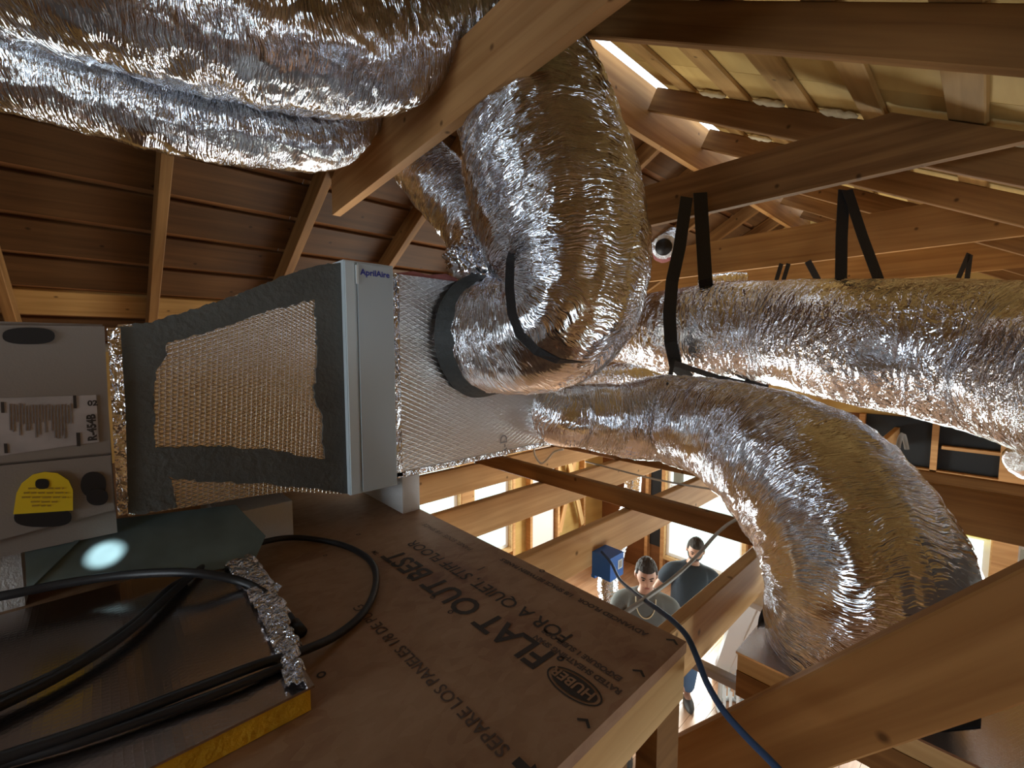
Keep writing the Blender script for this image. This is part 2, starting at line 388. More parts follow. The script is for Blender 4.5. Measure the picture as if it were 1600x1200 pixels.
def thing(name, label, cat, parts, group=None, kind=None):
    """parts: (name, mb, mat[, label[, [(subname, mb, mat[, label]) ...]]])"""
    vs = []
    for p in parts: vs += p[1].v
    b = base_of(vs)
    e = bpy.data.objects.new(name, None); C.objects.link(e); e.location = b+Vector((0, 0, CZ)); e.empty_display_size = 0.05
    if label: e['label'] = label
    if cat: e['category'] = cat
    if group: e['group'] = group
    if kind: e['kind'] = kind
    for p in parts:
        o = build(p[0], p[1], p[2], b, e)
        if len(p) > 3 and p[3]: o['label'] = p[3]
        if len(p) > 4:
            for q in p[4]:
                so_ = build(q[0], q[1], q[2], b, o)
                if len(q) > 3 and q[3]: so_['label'] = q[3]
    return e
def text(s, size, origin, xd, yd, lift=0.0012, bold=0.0):
    cu = bpy.data.curves.new('t', 'FONT'); cu.body = s; cu.size = size; cu.offset = bold; cu.resolution_u = 3
    o = bpy.data.objects.new('t', cu); C.objects.link(o)
    me = bpy.data.meshes.new_from_object(o.evaluated_get(bpy.context.evaluated_depsgraph_get()))
    xd = Vector(xd).normalized(); yd = Vector(yd).normalized(); zd = xd.cross(yd)
    mb = MB(); og = Vector(origin)
    mb.v = [og + xd*v.co.x + yd*v.co.y + zd*lift for v in me.vertices]
    for p in me.polygons: mb.face(list(p.vertices))
    bpy.data.objects.remove(o); bpy.data.curves.remove(cu); bpy.data.meshes.remove(me)
    return mb
def spline(pts, step=0.012):
    """Catmull-Rom through (x,y,z,r)"""
    pts = [Vector(p) for p in pts]; out = []
    n = len(pts)
    for i in range(n-1):
        p0 = pts[max(i-1, 0)]; p1 = pts[i]; p2 = pts[i+1]; p3 = pts[min(i+2, n-1)]
        k = max(2, int((p2-p1).length/step))
        for j in range(k):
            t = j/k
            out.append(0.5*((2*p1)+(p2-p0)*t+(2*p0-5*p1+4*p2-p3)*t*t+(3*p1-p0-3*p2+p3)*t**3))
    out.append(pts[-1]); return out
def v4(p, r): return Vector((p.x, p.y, p.z, r))
CULL = 10.0
# ------------------------------------------------------------------ THE SETTING
XW, YW, XB, YN = 6.1, 4.3, -3.0, -2.6
FZ = -CZ
zn = lambda y: 1.45-(1.5-y)*0.55        # underside of the near rafters
zf = lambda y: 1.45-(y-1.5)*0.56        # underside of the far rafters
fl = MB()
for i in range(60):
    y = YN + i*0.12
    if y > YW: break
    fl.box(XB, XW, y, min(y+0.117, YW), FZ-0.02, FZ)
one('floor', fl, M['floor'], kind='structure')
def wall_panels(axis, c, th, a0, a1, z0, z1, holes):
    """wall in the plane axis=c, running a0..a1, with rectangular holes (a0,a1,z0,z1)"""
    mb = MB(); cuts = sorted({a0, a1, *[h[0] for h in holes], *[h[1] for h in holes]})
    for s, e in zip(cuts[:-1], cuts[1:]):
        m = (s+e)/2; hs = sorted([(h[2], h[3]) for h in holes if h[0] < m < h[1]])
        z = z0
        for ha, hb in hs+[(z1, z1)]:
            if ha > z:
                if axis == 'y': mb.box(s, e, c, c+th, z, ha)
                else: mb.box(c, c+th, s, e, z, ha)
            z = max(z, hb)
    return mb
winA = [(2.15, 3.08, -2.67, -1.25), (3.30, 3.92, -2.67, -1.25)]
winB = [(2.04, 3.12, -3.08, -0.95), (-0.13, 0.85, -2.70, -1.78), (-1.25, -0.27, -2.70, -1.78)]
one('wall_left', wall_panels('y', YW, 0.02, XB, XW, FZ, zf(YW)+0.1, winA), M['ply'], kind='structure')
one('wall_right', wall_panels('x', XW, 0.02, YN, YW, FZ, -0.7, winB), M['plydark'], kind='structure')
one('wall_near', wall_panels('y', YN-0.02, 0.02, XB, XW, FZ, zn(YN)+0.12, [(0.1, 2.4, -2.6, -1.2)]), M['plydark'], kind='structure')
# gables
def gable(x, th, z0, hole=None):
    mb = MB()
    ys = [YN, 1.5, YW]
    if not hole:
        mb.prism([(x, YN, z0), (x, YW, z0), (x, YW, zf(YW)+0.15), (x, 1.5, 1.6), (x, YN, zn(YN)+0.15)], (1, 0, 0), th)
    else:
        a, b, c, d = hole
        mb.prism([(x, YN, z0), (x, a, z0), (x, a, zn(a)+0.15), (x, YN, zn(YN)+0.15)], (1, 0, 0), th)
        mb.prism([(x, a, z0), (x, b, z0), (x, b, c), (x, a, c)], (1, 0, 0), th)
        mb.prism([(x, a, d), (x, b, d), (x, b, zn(b)+0.15), (x, a, zn(a)+0.15)], (1, 0, 0), th)
        mb.prism([(x, b, z0), (x, YW, z0), (x, YW, zf(YW)+0.15), (x, 1.5, 1.6), (x, b, zn(b)+0.15)], (1, 0, 0), th)
    return mb
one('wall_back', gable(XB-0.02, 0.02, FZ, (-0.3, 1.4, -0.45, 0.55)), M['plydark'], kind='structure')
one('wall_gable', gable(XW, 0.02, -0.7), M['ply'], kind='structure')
# roof sheathing
cn = 1/math.sqrt(1+0.55**2); nrm_n = Vector((0, -0.55*cn, cn)); cf = 1/math.sqrt(1+0.56**2); nrm_f = Vector((0, 0.56*cf, cf))
RD = 0.125; PT = 0.022
def offn(y, d): return Vector((0, y, zn(y))) + nrm_n*d
def offf(y, d): return Vector((0, y, zf(y))) + nrm_f*d
def slab(fn, ya, yb, d, th, nrm, nseg):
    mb = MB(); L = (XW-XB)/nseg
    for i in range(nseg):
        x0 = XB+i*L; x1 = x0+L-0.003
        a, b = fn(ya, d), fn(yb, d)
        mb.prism([(x0, a.y, a.z), (x1, a.y, a.z), (x1, b.y, b.z), (x0, b.y, b.z)], nrm, th)
    return mb
one('ceiling', slab(offn, YN-0.2, 1.468, RD+PT, 0.015, nrm_n, 7), M['ply'], kind='structure')
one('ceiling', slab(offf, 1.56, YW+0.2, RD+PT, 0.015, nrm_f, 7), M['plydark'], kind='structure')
# exterior ground
one('ground', MB().box(-25, 40, -25, 40, FZ-0.35, FZ-0.3), M['lawn'], kind='structure')

# ------------------------------------------------------------------ roof frame
one('ridge_board', MB().box(XB, XW, 1.48, 1.52, 1.28, 1.60), M['tie'],
    'long ridge board along the peak of the roof, beside the thin daylight slot', 'ridge board')
nearx = [(-2.2, 'fifth rafter behind the big foil elbow on the right-hand slope'), (-1.55, 'fourth rafter behind the big foil elbow on the right-hand slope'), (-0.89, 'third rafter behind the big foil elbow on the right-hand slope'),
         (-0.24, 'second rafter behind the big foil elbow on the right-hand slope'), (0.44, 'rafter directly behind the big foil elbow on the right-hand slope'), (1.02, 'rafter beside the wide slanting tie on the right-hand slope'),
         (1.55, 'big dark rafter across the top right of the view, nearest of its slope'), (2.52, 'rafter just above the strapped collar tie, with pale foam lumps over it'),
         (3.25, 'short-looking dark rafter beyond the strapped tie, under the daylight slot'), (4.10, 'rafter next beyond the knotty collar tie on the right-hand slope'),
         (5.03, 'rafter beside the farthest collar tie on the right-hand slope'), (5.7, 'rafter closest to the gable wall on the right-hand slope')]
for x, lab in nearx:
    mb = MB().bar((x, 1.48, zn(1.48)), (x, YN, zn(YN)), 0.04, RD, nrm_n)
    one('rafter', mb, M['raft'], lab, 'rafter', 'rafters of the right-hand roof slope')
farx = [(-1.0, 'brown rafter on the dark roof slope at the far left edge'), (-0.36, 'brown rafter on the dark roof slope left of the upright one'),
        (0.27, 'upright looking rafter on the dark roof slope above the furnace'),
        (0.95, 'rafter under the dark roof slope meeting the low end of the big diagonal tie'),
        (1.60, 'rafter under the dark roof slope just above the white filter cabinet'), (2.26, None), (2.92, None), (3.58, None), (4.24, None), (4.9, None), (5.55, None)]
fr2 = ['first', 'second', 'third', 'fourth', 'fifth', 'sixth']
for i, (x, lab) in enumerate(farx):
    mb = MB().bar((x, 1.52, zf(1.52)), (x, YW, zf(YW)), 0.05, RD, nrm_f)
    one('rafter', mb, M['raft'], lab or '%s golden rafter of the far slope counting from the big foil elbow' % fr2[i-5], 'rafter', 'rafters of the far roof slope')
# skip boards above the rafters
ORD = ['topmost', 'second', 'third', 'fourth', 'fifth', 'sixth', 'seventh', 'eighth', 'ninth', 'tenth', 'eleventh', 'twelfth', 'thirteenth', 'fourteenth', 'lowest']
for i in range(15):
    y = 1.30-i*0.285
    if y < YN: break
    a = offn(y, RD); wdt = 0.10+0.03*((i*7) % 3)/2
    mb = MB().bar((XB, a.y, a.z), (XW, a.y, a.z), wdt, PT, nrm_n)
    one('roof_batten', mb, M['purlin'], '%s pale roof batten down from the ridge, over the right-hand rafters' % ORD[i], 'roof batten', 'battens on the right-hand roof slope')
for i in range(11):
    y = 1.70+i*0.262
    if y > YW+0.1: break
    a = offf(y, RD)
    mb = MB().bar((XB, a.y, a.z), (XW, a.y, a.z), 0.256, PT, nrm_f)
    one('roof_board', mb, M['purlin' if i == 8 else 'plank'], '%s brown roof board down from the ridge on the dark far slope' % ORD[i], 'roof board', 'boards on the far roof slope')  # ninth board takes the paler wood to look lit from below
# cream foam blobs above the rafters
for rx, rl, ys in ((2.49, 'rafter just above the strapped tie', (1.15, 0.87, 0.58, 0.30, 0.01)), (3.22, 'short dark rafter beyond the strapped tie', (1.15, 0.87, 0.58)), (4.07, 'rafter beyond the knotty tie', (0.30, 0.01, -0.27))):
    for i, y in enumerate(ys):
        a = offn(y, RD+0.004); d = Vector((0, cn, 0.55*cn)); t = []
        for j in range(9): t.append(Vector((rx, a.y, a.z)) + d*(-0.08+0.02*j) + Vector((0.008*math.sin(j*2+i), 0, 0)))
        mb = MB().tube(t, [0.006, 0.012, 0.016, 0.013, 0.017, 0.014, 0.016, 0.012, 0.005], 12)
        one('foam_lump', mb, M['batt'], '%s cream foam lump on the %s' % (ORD[i], rl), 'foam lump', 'cream foam lumps on the rafters')
# collar ties
def tie(x, y0, y1, zb, h, lab, mat='tie', w=0.042):
    zt = zb+h; yt0 = 1.5-(1.45+0.135-zt)/0.55; yt1 = 1.5+(1.45+0.135-zt)/0.56
    ya = 1.5-(1.43-zb)/0.55; yb = 1.5+(1.43-zb)/0.56
    ya = 1.5-(1.45+0.135-zb)/0.55
    p = [(ya, zb), (yb, zb), (yb, zf(yb)+0.13), (yt1, zt), (yt0, zt)]
    mb = MB().prism([(x-w/2, a, b) for a, b in p], (1, 0, 0), w)
    return one('collar_tie', mb, M[mat], lab, 'collar tie', 'collar ties across the attic')
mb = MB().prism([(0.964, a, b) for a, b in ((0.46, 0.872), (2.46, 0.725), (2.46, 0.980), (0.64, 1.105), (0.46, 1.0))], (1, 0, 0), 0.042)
one('collar_tie', mb, M['lit_tie'], 'wide knotty collar tie slanting across the top in front of the big foil elbow', 'collar tie', 'collar ties across the attic')
tie(2.355, 0, 0, 0.705, 0.225, 'wide dark collar tie from which two pairs of black straps hang', 'raft')
tie(3.715, 0, 0, 0.615, 0.26, 'collar tie just behind the strapped one, crossing the middle of the gap')
tie(5.03, 0, 0, 0.60, 0.23, 'farthest collar tie, low above the long silver duct')
# ceiling joists along X
jy = [(-1.85, 'joist nearest the eave at the camera side'), (-1.24, 'second joist from the eave at the camera side'), (-0.62, 'third joist from the eave at the camera side'), (0.595, 'thick joist with nail stubs crossing below the corner of the subfloor panel'),
      (1.21, 'pale joist carrying the blue electrical box'), (1.82, 'pale joist below the foil plenum, second from it'),
      (2.45, 'pale joist closest below the bottom edge of the foil plenum'), (3.06, 'joist farthest from the view, near the bright windows'), (3.67, None)]
for y, lab in jy:
    mb = MB().bar((XB if y != 0.595 else -1.2, y, -1.0), (XW, y, -1.0), 0.045, 0.185)
    one('ceiling_joist', mb, M['joist'], lab or ('joist hidden in the dark at the near side' if y < 0 else 'joist along the window wall'), 'joist', 'ceiling joists over the lower room')
one('strongback', MB().bar((1.95, 0.3, -0.812), (1.95, 2.9, -0.812), 0.04, 0.092), M['raft'], 'brown board on edge lying across the pale joists, in front of the two people', 'board')
one('strongback', MB().bar((2.76, -2.2, -0.812), (2.76, 3.2, -0.812), 0.04, 0.20), M['raft'], 'brown board across the joists passing behind the drooping foil duct', 'board')
one('strongback', MB().bar((3.85, -2.3, -0.90), (3.85, 1.6, -0.90), 0.04, 0.12), M['raft'], 'brown horizontal board in front of the black wall bays at the right', 'board')
one('wood_block', MB().box(1.95, 2.02, 2.02, 2.30, -0.812, -0.74), M['joist'], 'short wood block beside the white wire loop', 'wood block')

# ------------------------------------------------------------------ framing of the outer walls
def stud(name, lab, b, mat='stud', cat='stud', grp='studs of the outer walls'):
    return one(name, MB().box(*b), M[mat], lab, cat, grp)
SD = 0.09
for x, lab in ((3.10, 'beige wall post between the two left window panes'), (3.945, 'stud at the right edge of the left window'),
          (4.28, 'stud beside the bright panel'), (4.86, 'stud between the bright panel and the crossed braces'), (5.48, 'pale stud right of the crossed braces'), (1.6, 'stud left of the left window, nearest its edge'), (1.0, 'stud second left of the left window'), (2.08, 'stud at the left edge of the left window')):
    b = (x, x+(0.18 if x == 3.10 else 0.045), YW-SD, YW, FZ, -1.0)
    stud('wall_stud', lab or 'stud of the window wall hidden behind the subfloor platform', b)
one('wall_brace', MB().bar((4.93, YW-0.06, -2.75), (5.44, YW-0.06, -1.2), 0.03, 0.09, (-1, 0, 0.4), 'center'), M['stud'], 'diagonal brace rising to the right, one of the crossed pair', 'brace', 'crossed wall braces')
one('wall_brace', MB().bar((5.44, YW-0.10, -2.75), (4.93, YW-0.10, -1.2), 0.03, 0.09, (1, 0, 0.4), 'center'), M['pale'], 'diagonal brace rising to the left, one of the crossed pair', 'brace', 'crossed wall braces')
one('wall_panel', MB().box(4.36, 4.83, YW-0.03, YW-0.005, -3.2, -1.1), M['eps'], 'bright lit plywood board between two studs, speckled', 'wall board')  # lit plywood, its brightness put into a white colour
for y, lab in ((3.16, 'stud left of the right-hand window, behind the two people'), (1.90, 'stud right of the bright window'), (3.42, 'stud left of the dark gap'), (1.28, 'stud between the bright window and the black wall bays'), (0.88, 'stud at the left edge of the black wall bays'),
          (0.30, 'short stud in the middle of the black wall bays'), (-0.22, 'wide dark post right of the black wall bays'), (-1.3, 'last stud of the right-hand wall by the right edge')):
    th = 0.05 if y != -0.22 else 0.16
    z1 = -0.7; z0 = FZ
    if y == 0.30: z0 = -1.75
    stud('wall_stud', lab or 'stud of the right-hand wall behind the ducts', (XW-SD, XW, y-th/2, y+th/2, z0, z1))
one('felt_sheet', MB().box(XW-0.02, XW-0.001, -0.14, 0.855, -1.70, -0.70), M['felt'], 'black felt backing the empty wall bays at the right', 'felt sheet')
one('felt_sheet', MB().box(XW-0.02, XW-0.001, -1.25, -0.30, -1.35, -0.70), M['felt'], 'black felt right of the wide post', 'felt sheet')
one('felt_sheet', MB().box(XW-0.02, XW-0.001, 3.19, 3.40, -3.0, -0.9), M['felt'], 'dark felt strip between two studs left of the bright window', 'felt sheet')
for z, lab in ((-1.20, 'upper'), (-1.68, 'lower')):
    one('wall_plate', MB().box(XW-SD, XW, -0.14, 0.85, z-0.05, z), M['stud'], lab+' horizontal plate across the black wall bays', 'wall plate')
    one('foam_bead', MB().box(XW-SD-0.012, XW-0.0, -0.12, 0.70, z-0.10, z-0.05), M['foam'], 'yellow spray foam strip under the %s plate of the black bays' % lab, 'spray foam')
one('wall_plate', MB().box(XW-SD, XW, -0.14, 0.25, -0.98, -0.95), M['stud'], 'thin short plate high in the right black bay', 'wall plate')
one('siding_board', MB().box(XW-0.04, XW-0.001, -1.2, -0.33, -1.62, -1.38), M['whiteplastic'], 'white siding boards at the right edge below the felt', 'siding')
one('wall_plate', MB().box(XW-SD, XW, YN, -0.32, -1.36, -1.30), M['stud'], 'brown plate above the white siding at the right', 'wall plate')
# windows
def window(i, axis, a0, a1, z0, z1, extra=False):
    t = 0.045; mb = MB(); gl = MB(); mu = MB()
    def bx(m, s, e, za, zb, c0, c1):
        if axis == 'y': m.box(s, e, YW+c0, YW+c1, za, zb)
        else: m.box(XW+c0, XW+c1, s, e, za, zb)
    bx(mb, a0, a0+t, z0, z1, -0.02, 0.06); bx(mb, a1-t, a1, z0, z1, -0.02, 0.06)
    bx(mb, a0+t, a1-t, z0, z0+t, -0.02, 0.06); bx(mb, a0+t, a1-t, z1-t, z1, -0.02, 0.06)
    bx(mu, a0+t, a1-t, (z0+z1)/2-0.02, (z0+z1)/2+0.02, 0.0, 0.05)
    tr = MB()
    bx(tr, a0-0.05, a0, z0-0.05, z1+0.05, -0.085, 0.0); bx(tr, a1, a1+0.05, z0-0.05, z1+0.05, -0.085, 0.0)
    bx(tr, a0, a1, z0-0.05, z0, -0.085, 0.0)
    e = thing('window_%d' % i, None, None, [('window_frame', mb, M['whiteplastic']), ('window_rail', mu, M['whiteplastic']), ('window_trim', tr, M['pale'])], kind='structure')
for i, h in enumerate(winA): window(i+1, 'y', *h)
for i, h in enumerate(winB): window(i+3, 'x', *h)

# ------------------------------------------------------------------ trees outside
def tree(x, y, h, r, lab, sd):
    rnd = random.Random(sd); tr = MB(); lf = MB()
    tr.tube([(x, y, FZ-0.3), (x+0.1, y, FZ+h*0.3), (x-0.1, y+0.1, FZ+h*0.7)], [0.16, 0.12, 0.05], 10)
    for i in range(2600):
        while True:
            d = Vector((rnd.uniform(-1, 1), rnd.uniform(-1, 1), rnd.uniform(-1, 1)))
            if 0.25 < d.length < 1: break
        c = Vector((x, y, FZ+h*0.62)) + Vector((d.x*r, d.y*r, d.z*h*0.42))
        a = Vector((rnd.gauss(0, 1), rnd.gauss(0, 1), rnd.gauss(0, 1))).normalized()*rnd.uniform(0.05, 0.12)
        b2 = a.orthogonal().normalized()*a.length*0.5
        k = len(lf.v); lf.v += [c-a, c+b2, c+a, c-b2]; lf.face((k, k+1, k+2, k+3))
    thing('tree', lab, 'tree', [('trunk', tr, M['bark']), ('foliage', lf, M['leaf'])], 'trees outside the windows')
tree(3.6, 9.2, 4.2, 1.5, 'leafy tree outside, seen through the left window by the platform', 1)
tree(6.8, 9.6, 4.5, 1.4, 'leafy tree outside beyond the left window wall, farther right', 2)
tree(10.6, 5.2, 4.3, 1.5, 'leafy tree outside, behind the head of the standing person in black', 3)
tree(11.0, -0.6, 4.0, 1.4, 'leafy tree outside the lower right windows', 4)

# ------------------------------------------------------------------ FURNACE, TRANSITION, FILTER, PLENUM
YP = 1.256
nY = Vector((0, -1, 0))
def facepoly(pts, y=YP, th=0.004):
    q = [PY(a, b, y) for a, b in pts]
    return MB().prism([p for p in q], (0, -1, 0), th)
def blob(cx, cy, rx, ry, n=24, y=YP, th=0.003, pw=2.6, rot=0):
    pts = []
    for i in range(n):
        a = 2*math.pi*i/n; ca, sa = math.cos(a), math.sin(a)
        x = abs(ca)**(2/pw)*math.copysign(1, ca)*rx; z = abs(sa)**(2/pw)*math.copysign(1, sa)*ry
        pts.append((cx+x*math.cos(rot)-z*math.sin(rot), cy+x*math.sin(rot)+z*math.cos(rot)))
    return facepoly(pts, y, th)
cab = MB().box(-1.25, 0.008, YP+0.01, 1.82, -0.397, 0.052)
pan_u = facepoly([(-60, 508), (163, 510), (173, 706), (-60, 728)], YP+0.01, 0.010)
pan_l = facepoly([(-60, 732), (173, 710), (179, 795), (100, 815), (-60, 858)], YP+0.01, 0.010)
# label on the furnace
lab = facepoly([(0, 622), (150, 617), (155, 690), (0, 712)], YP, 0.002)
bars = []
for (a, b, c, d) in ((114, 618, 119, 638), (119, 676, 125, 697), (1, 628, 6, 645), (6, 693, 11, 708)):
    bars.append(facepoly([(a, b), (c, b), (c+1, d), (a+1, d)], YP-0.002, 0.001))
lines = MB()
rnd = random.Random(3)
for i in range(20):
    x0 = 14+i*5.0; y0 = 630+rnd.uniform(0, 4); y1 = y0+rnd.uniform(25, 55)
    if y1 > 694: y1 = 694
    lines.add(facepoly([(x0, y0), (x0+2, y0), (x0+3, y1), (x0+1, y1)], YP-0.002, 0.001))
o_ = PY(151, 688, YP-0.003); up_ = (PY(148, 640, YP-0.003)-o_).normalized()
rtx = text('R-454B', 0.0185, o_, up_, Vector((-1, 0, 0)) , 0.001, 0.0008)
rtx2 = text('02', 0.015, PY(137, 634, YP-0.003), Vector((1, 0, 0)), (0, 0, 1), 0.001, 0.0006)
tag = facepoly([(21, 803), (26, 770), (34, 755), (52, 741), (70, 737), (90, 739), (107, 750), (114, 765), (114, 797)], YP-0.003, 0.003)
tagt = MB()
for (a, b, c) in ((44, 100, 762), (37, 105, 769), (34, 107, 776), (48, 90, 783), (50, 80, 789)):
    x = a
    while x < b:
        l = rnd.uniform(5, 14); tagt.add(facepoly([(x, c), (min(x+l, b), c-0.5), (min(x+l, b), c+2.0), (x, c+2.5)], YP-0.006, 0.0008)); x += l+3
hole = blob(66, 756, 11, 8, y=YP-0.006, th=0.001)
thing('furnace', 'taupe metal furnace cabinet at the left edge, raised on white foam blocks', 'furnace', [
    ('cabinet', cab, M['taupe']), ('access_panel', pan_u, M['taupe'], None, [('hand_hole', blob(45, 525, 41, 13), M['black'], 'black upper hand hole')]),
    ('access_panel', pan_l, M['taupe'], None, [('hand_hole', blob(67, 808, 45, 15), M['black'], 'black hand hole below the yellow tag'), ('knockout', blob(146, 757, 20, 20, pw=2.2), M['black'], 'black round opening'),
                                               ('knockout', blob(152, 776, 17, 13, pw=2.2, th=0.0045), M['black'])]),
    ('rating_label', lab, M['paper'], 'grey printed paper label', [*[('print_bar', q_, M['ink']) for q_ in bars], ('print_lines', lines, M['labelink']), ('print_text', rtx.add(rtx2), M['ink'])])])
thing('warning_tag', 'yellow arched warning tag on the furnace, with a round black hole', 'tag', [('card', tag, M['tag']), ('tag_print', tagt, M['tagink']), ('tag_hole', hole, M['black'])])

# transition: foil-faced board box widening to the filter
def trans():
    q = [PY(u, v, YP+0.006) for u, v in ((200, 806), (277, 795), (400, 775), (455, 768), (545, 772), (541, 409), (500, 414), (455, 427), (350, 468), (232, 505), (184, 507))]
    mb = MB().prism(q, (0, 1, 0), 0.54)
    return mb
rnd = random.Random(5)
def rough_poly(pts, y, th, amp=2.2, step=6, keep=()):
    out = []
    n = len(pts)
    for i in range(n):
        a = Vector(pts[i]); b = Vector(pts[(i+1) % n]); L = (b-a).length; k = max(1, int(L/step))
        for j in range(k):
            p = a+(b-a)*j/k
            out.append((p.x+(rnd.uniform(-amp, amp) if j else 0), p.y+(rnd.uniform(-amp, amp) if j else 0)))
    return facepoly(out, y, th)
YM = YP+0.006
m_left = rough_poly([(187, 510), (250, 503), (262, 532), (257, 560), (243, 580), (240, 640), (243, 690), (245, 720), (268, 750), (277, 792), (215, 803), (200, 800), (195, 690), (188, 570)], YM, 0.004)
m_top = rough_poly([(205, 507), (232, 505), (350, 468), (455, 427), (500, 414), (541, 409), (541, 470), (492, 467), (400, 492), (330, 518), (262, 535)], YM, 0.0045)
m_right = rough_poly([(492, 466), (541, 455), (545, 770), (510, 725), (502, 690), (504, 650), (490, 620), (495, 560)], YM, 0.0040, 2.5)
m_bot = rough_poly([(243, 700), (330, 697), (420, 702), (500, 718), (545, 728), (545, 771), (480, 762), (400, 754), (320, 752), (270, 747), (240, 735)], YM, 0.0050)
fl_ = facepoly([(167, 512), (188, 512), (196, 640), (200, 802), (184, 806), (178, 700)], YP, 0.004)
thing('duct_transition', 'foil-faced duct box edged with dark grey mastic, widening from furnace to filter', 'duct transition', [
    ('foil_box', trans(), M['fsk']), ('mastic_band', m_left, M['mastic'], 'wide grey mastic band beside the furnace'), ('mastic_band', m_top, M['mastic'], 'grey mastic along the sloping top'),
    ('mastic_band', m_right, M['mastic'], 'grey mastic along the filter cabinet'), ('mastic_band', m_bot, M['mastic'], 'grey mastic along the bottom'),
    ('foil_tape', fl_, M['foil_c'], 'shiny foil flange at the furnace')])
# filter cabinet
fc = MB().box(0.512, 0.662, YP-0.018, 1.85, -0.424, 0.250)
dr = MB().box(0.548, 0.655, YP-0.026, YP-0.017, -0.418, 0.244)
strip = MB().box(0.514, 0.540, YP-0.024, YP-0.017, -0.421, 0.247)
lt = text('AprilAire', 0.024, (0.556, YP-0.026, 0.212), (1, 0, 0), (0, 0, 1), 0.001, 0.0006)
tabm = MB().box(0.543, 0.549, YP-0.030, YP-0.018, 0.185, 0.238)
thing('filter_cabinet', 'white upright air filter cabinet between the two foil boxes', 'air filter cabinet', [
    ('casing', fc, M['cabinet']), ('side_strip', strip, M['cabinet']), ('filter_door', dr, M['cabinet2'], None, [('door_lettering', lt, M['blueink']), ('latch', tabm, M['white'])])])
# plenum
pl = MB().box(0.664, 1.44, YP, 1.86, -0.404, 0.232)
ad = text('A-D', 0.05, PY(792, 712, YP-0.001), (0, 0, 1), (-1, 0, 0), 0.001)
edge = MB().box(0.664, 1.44, YP-0.003, YP+0.03, -0.409, -0.392)
edge2 = MB().box(0.664, 0.690, YP-0.003, YP, -0.404, 0.232)
thing('supply_plenum', 'silver scrim foil plenum box right of the white filter cabinet', 'plenum', [
    ('plenum_box', pl, M['fskp']), ('corner_tape', edge, M['foil_c'], 'bright foil tape along the bottom edge'), ('seam_tape', edge2, M['foil_c']), ('printed_letters', ad, M['labelink']),
    ('insulation_tuft', MB().tube([Vector((x_, YP+0.03, 0.236)) for x_ in (0.70, 0.76, 0.82, 0.88, 0.93)], [0.004, 0.014, 0.011, 0.022, 0.012], 14, True, lambda u, a, r: 1+0.5*noise.noise(Vector((u*60, a*2, 0)))), M['pink'], 'pink insulation showing along the top edge')])
# foam blocks
def block(x0, x1, y0, y1, z1, lab):
    one('foam_block', MB().box(x0, x1, y0, y1, -0.53, z1), M['eps'], lab, 'foam block', 'white foam blocks under the equipment')
block(0.690, 0.752, YP, 1.55, -0.411, 'white foam block at the right edge of the panel, under the foil plenum')
block(0.20, 0.375, 1.31, 1.6, -0.425, 'white foam block under the duct transition, behind the metal sheet')
block(-0.75, -0.14, 1.33, 1.6, -0.399, 'white foam block at the left edge, under the furnace')
# platform
osbp = MB().box(-1.6, 0.753, 0.342, 2.75, -0.551, -0.53)
parts = [('subfloor_panel', osbp, M['osb'])]
rim = MB().bar((-1.6, 0.365, -0.645), (0.753, 0.365, -0.645), 0.04, 0.093)
corner_leg = MB().box(0.665, 0.745, 0.348, 0.388, -0.815, -0.646)
rim2 = MB().bar((0.73, 0.39, -0.645), (0.73, 2.74, -0.645), 0.04, 0.093)
parts += [('leg', corner_leg, M['raft']), ('rim_board', rim, M['pale']), ('rim_board', rim2, M['pale'])]
for x in (0.55, -0.6):
    for y in (0.41, 1.21, 2.45): parts.append(('leg', MB().box(x, x+0.09, y-0.02, y+0.02, -0.815, -0.646), M['raft']))
TX = lambda s, size, x, y, bold=0.0: text(s, size, (x, y, -0.53), (0, 1, 0), (-1, 0, 0), 0.0012, bold)
prt = TX('FLAT OUT BEST', 0.078, 0.552, 0.478, 0.0016)
L_ = [('panel_lettering', TX('TM', 0.018, 0.505, 1.045, 0.0003), M['ink'])]
prt2 = TX('FOR A QUIET, STIFF FLOOR', 0.046, 0.615, 0.49, 0.0003)
prt3 = TX('SEPARE LOS PANELES 1/8 DE PULG', 0.030, 0.372, 0.40, 0.0003)
for tx in ((('I', 0.035, 0.66, 0.80)), ('PANEL EDGE  1/8 SPACE', 0.022, 0.70, 0.90), ('ADVANCED FLOOR   1/8 SPACE BETWEEN PANELS', 0.018, 0.722, 0.40, 0.0008), ('RATED SHEATHING SPAN', 0.016, 0.566, 0.355, 0.0008), ('EXPOSURE 1 SUBFLOOR', 0.016, 0.590, 0.37, 0.0008)):
    L_.append(('panel_lettering', TX(*tx), M['inkpale'], 'small faded lettering'))
def ringm(cx, cy, ra, rb, t, z=-0.5288, n=32):
    mb = MB(); b = 0
    for i in range(n):
        a = 2*math.pi*i/n
        mb.v += [Vector((cx+ra*math.cos(a), cy+rb*math.sin(a), z)), Vector((cx+(ra-t)*math.cos(a), cy+(rb-t)*math.sin(a), z))]
    for i in range(n):
        j = (i+1) % n; mb.face((2*i, 2*j, 2*j+1, 2*i+1))
    return mb
logo = ringm(0.520, 0.415, 0.026, 0.052, 0.003)
lg = MB(); n = 28
lg.v = [Vector((0.520+0.019*math.cos(2*math.pi*i/n), 0.415+0.044*math.sin(2*math.pi*i/n), -0.5287)) for i in range(n)]; lg.face(list(range(n)))
logo.add(lg); logo.add(TX('o', 0.024, 0.556, 0.462, 0.001))
lgt = text('HUBER', 0.027, (0.530, 0.377, -0.5286), (0, 1, 0), (-1, 0, 0), 0.001, 0.0006)
ar = PZ(775, 1175, -0.5288)
arrow = MB()
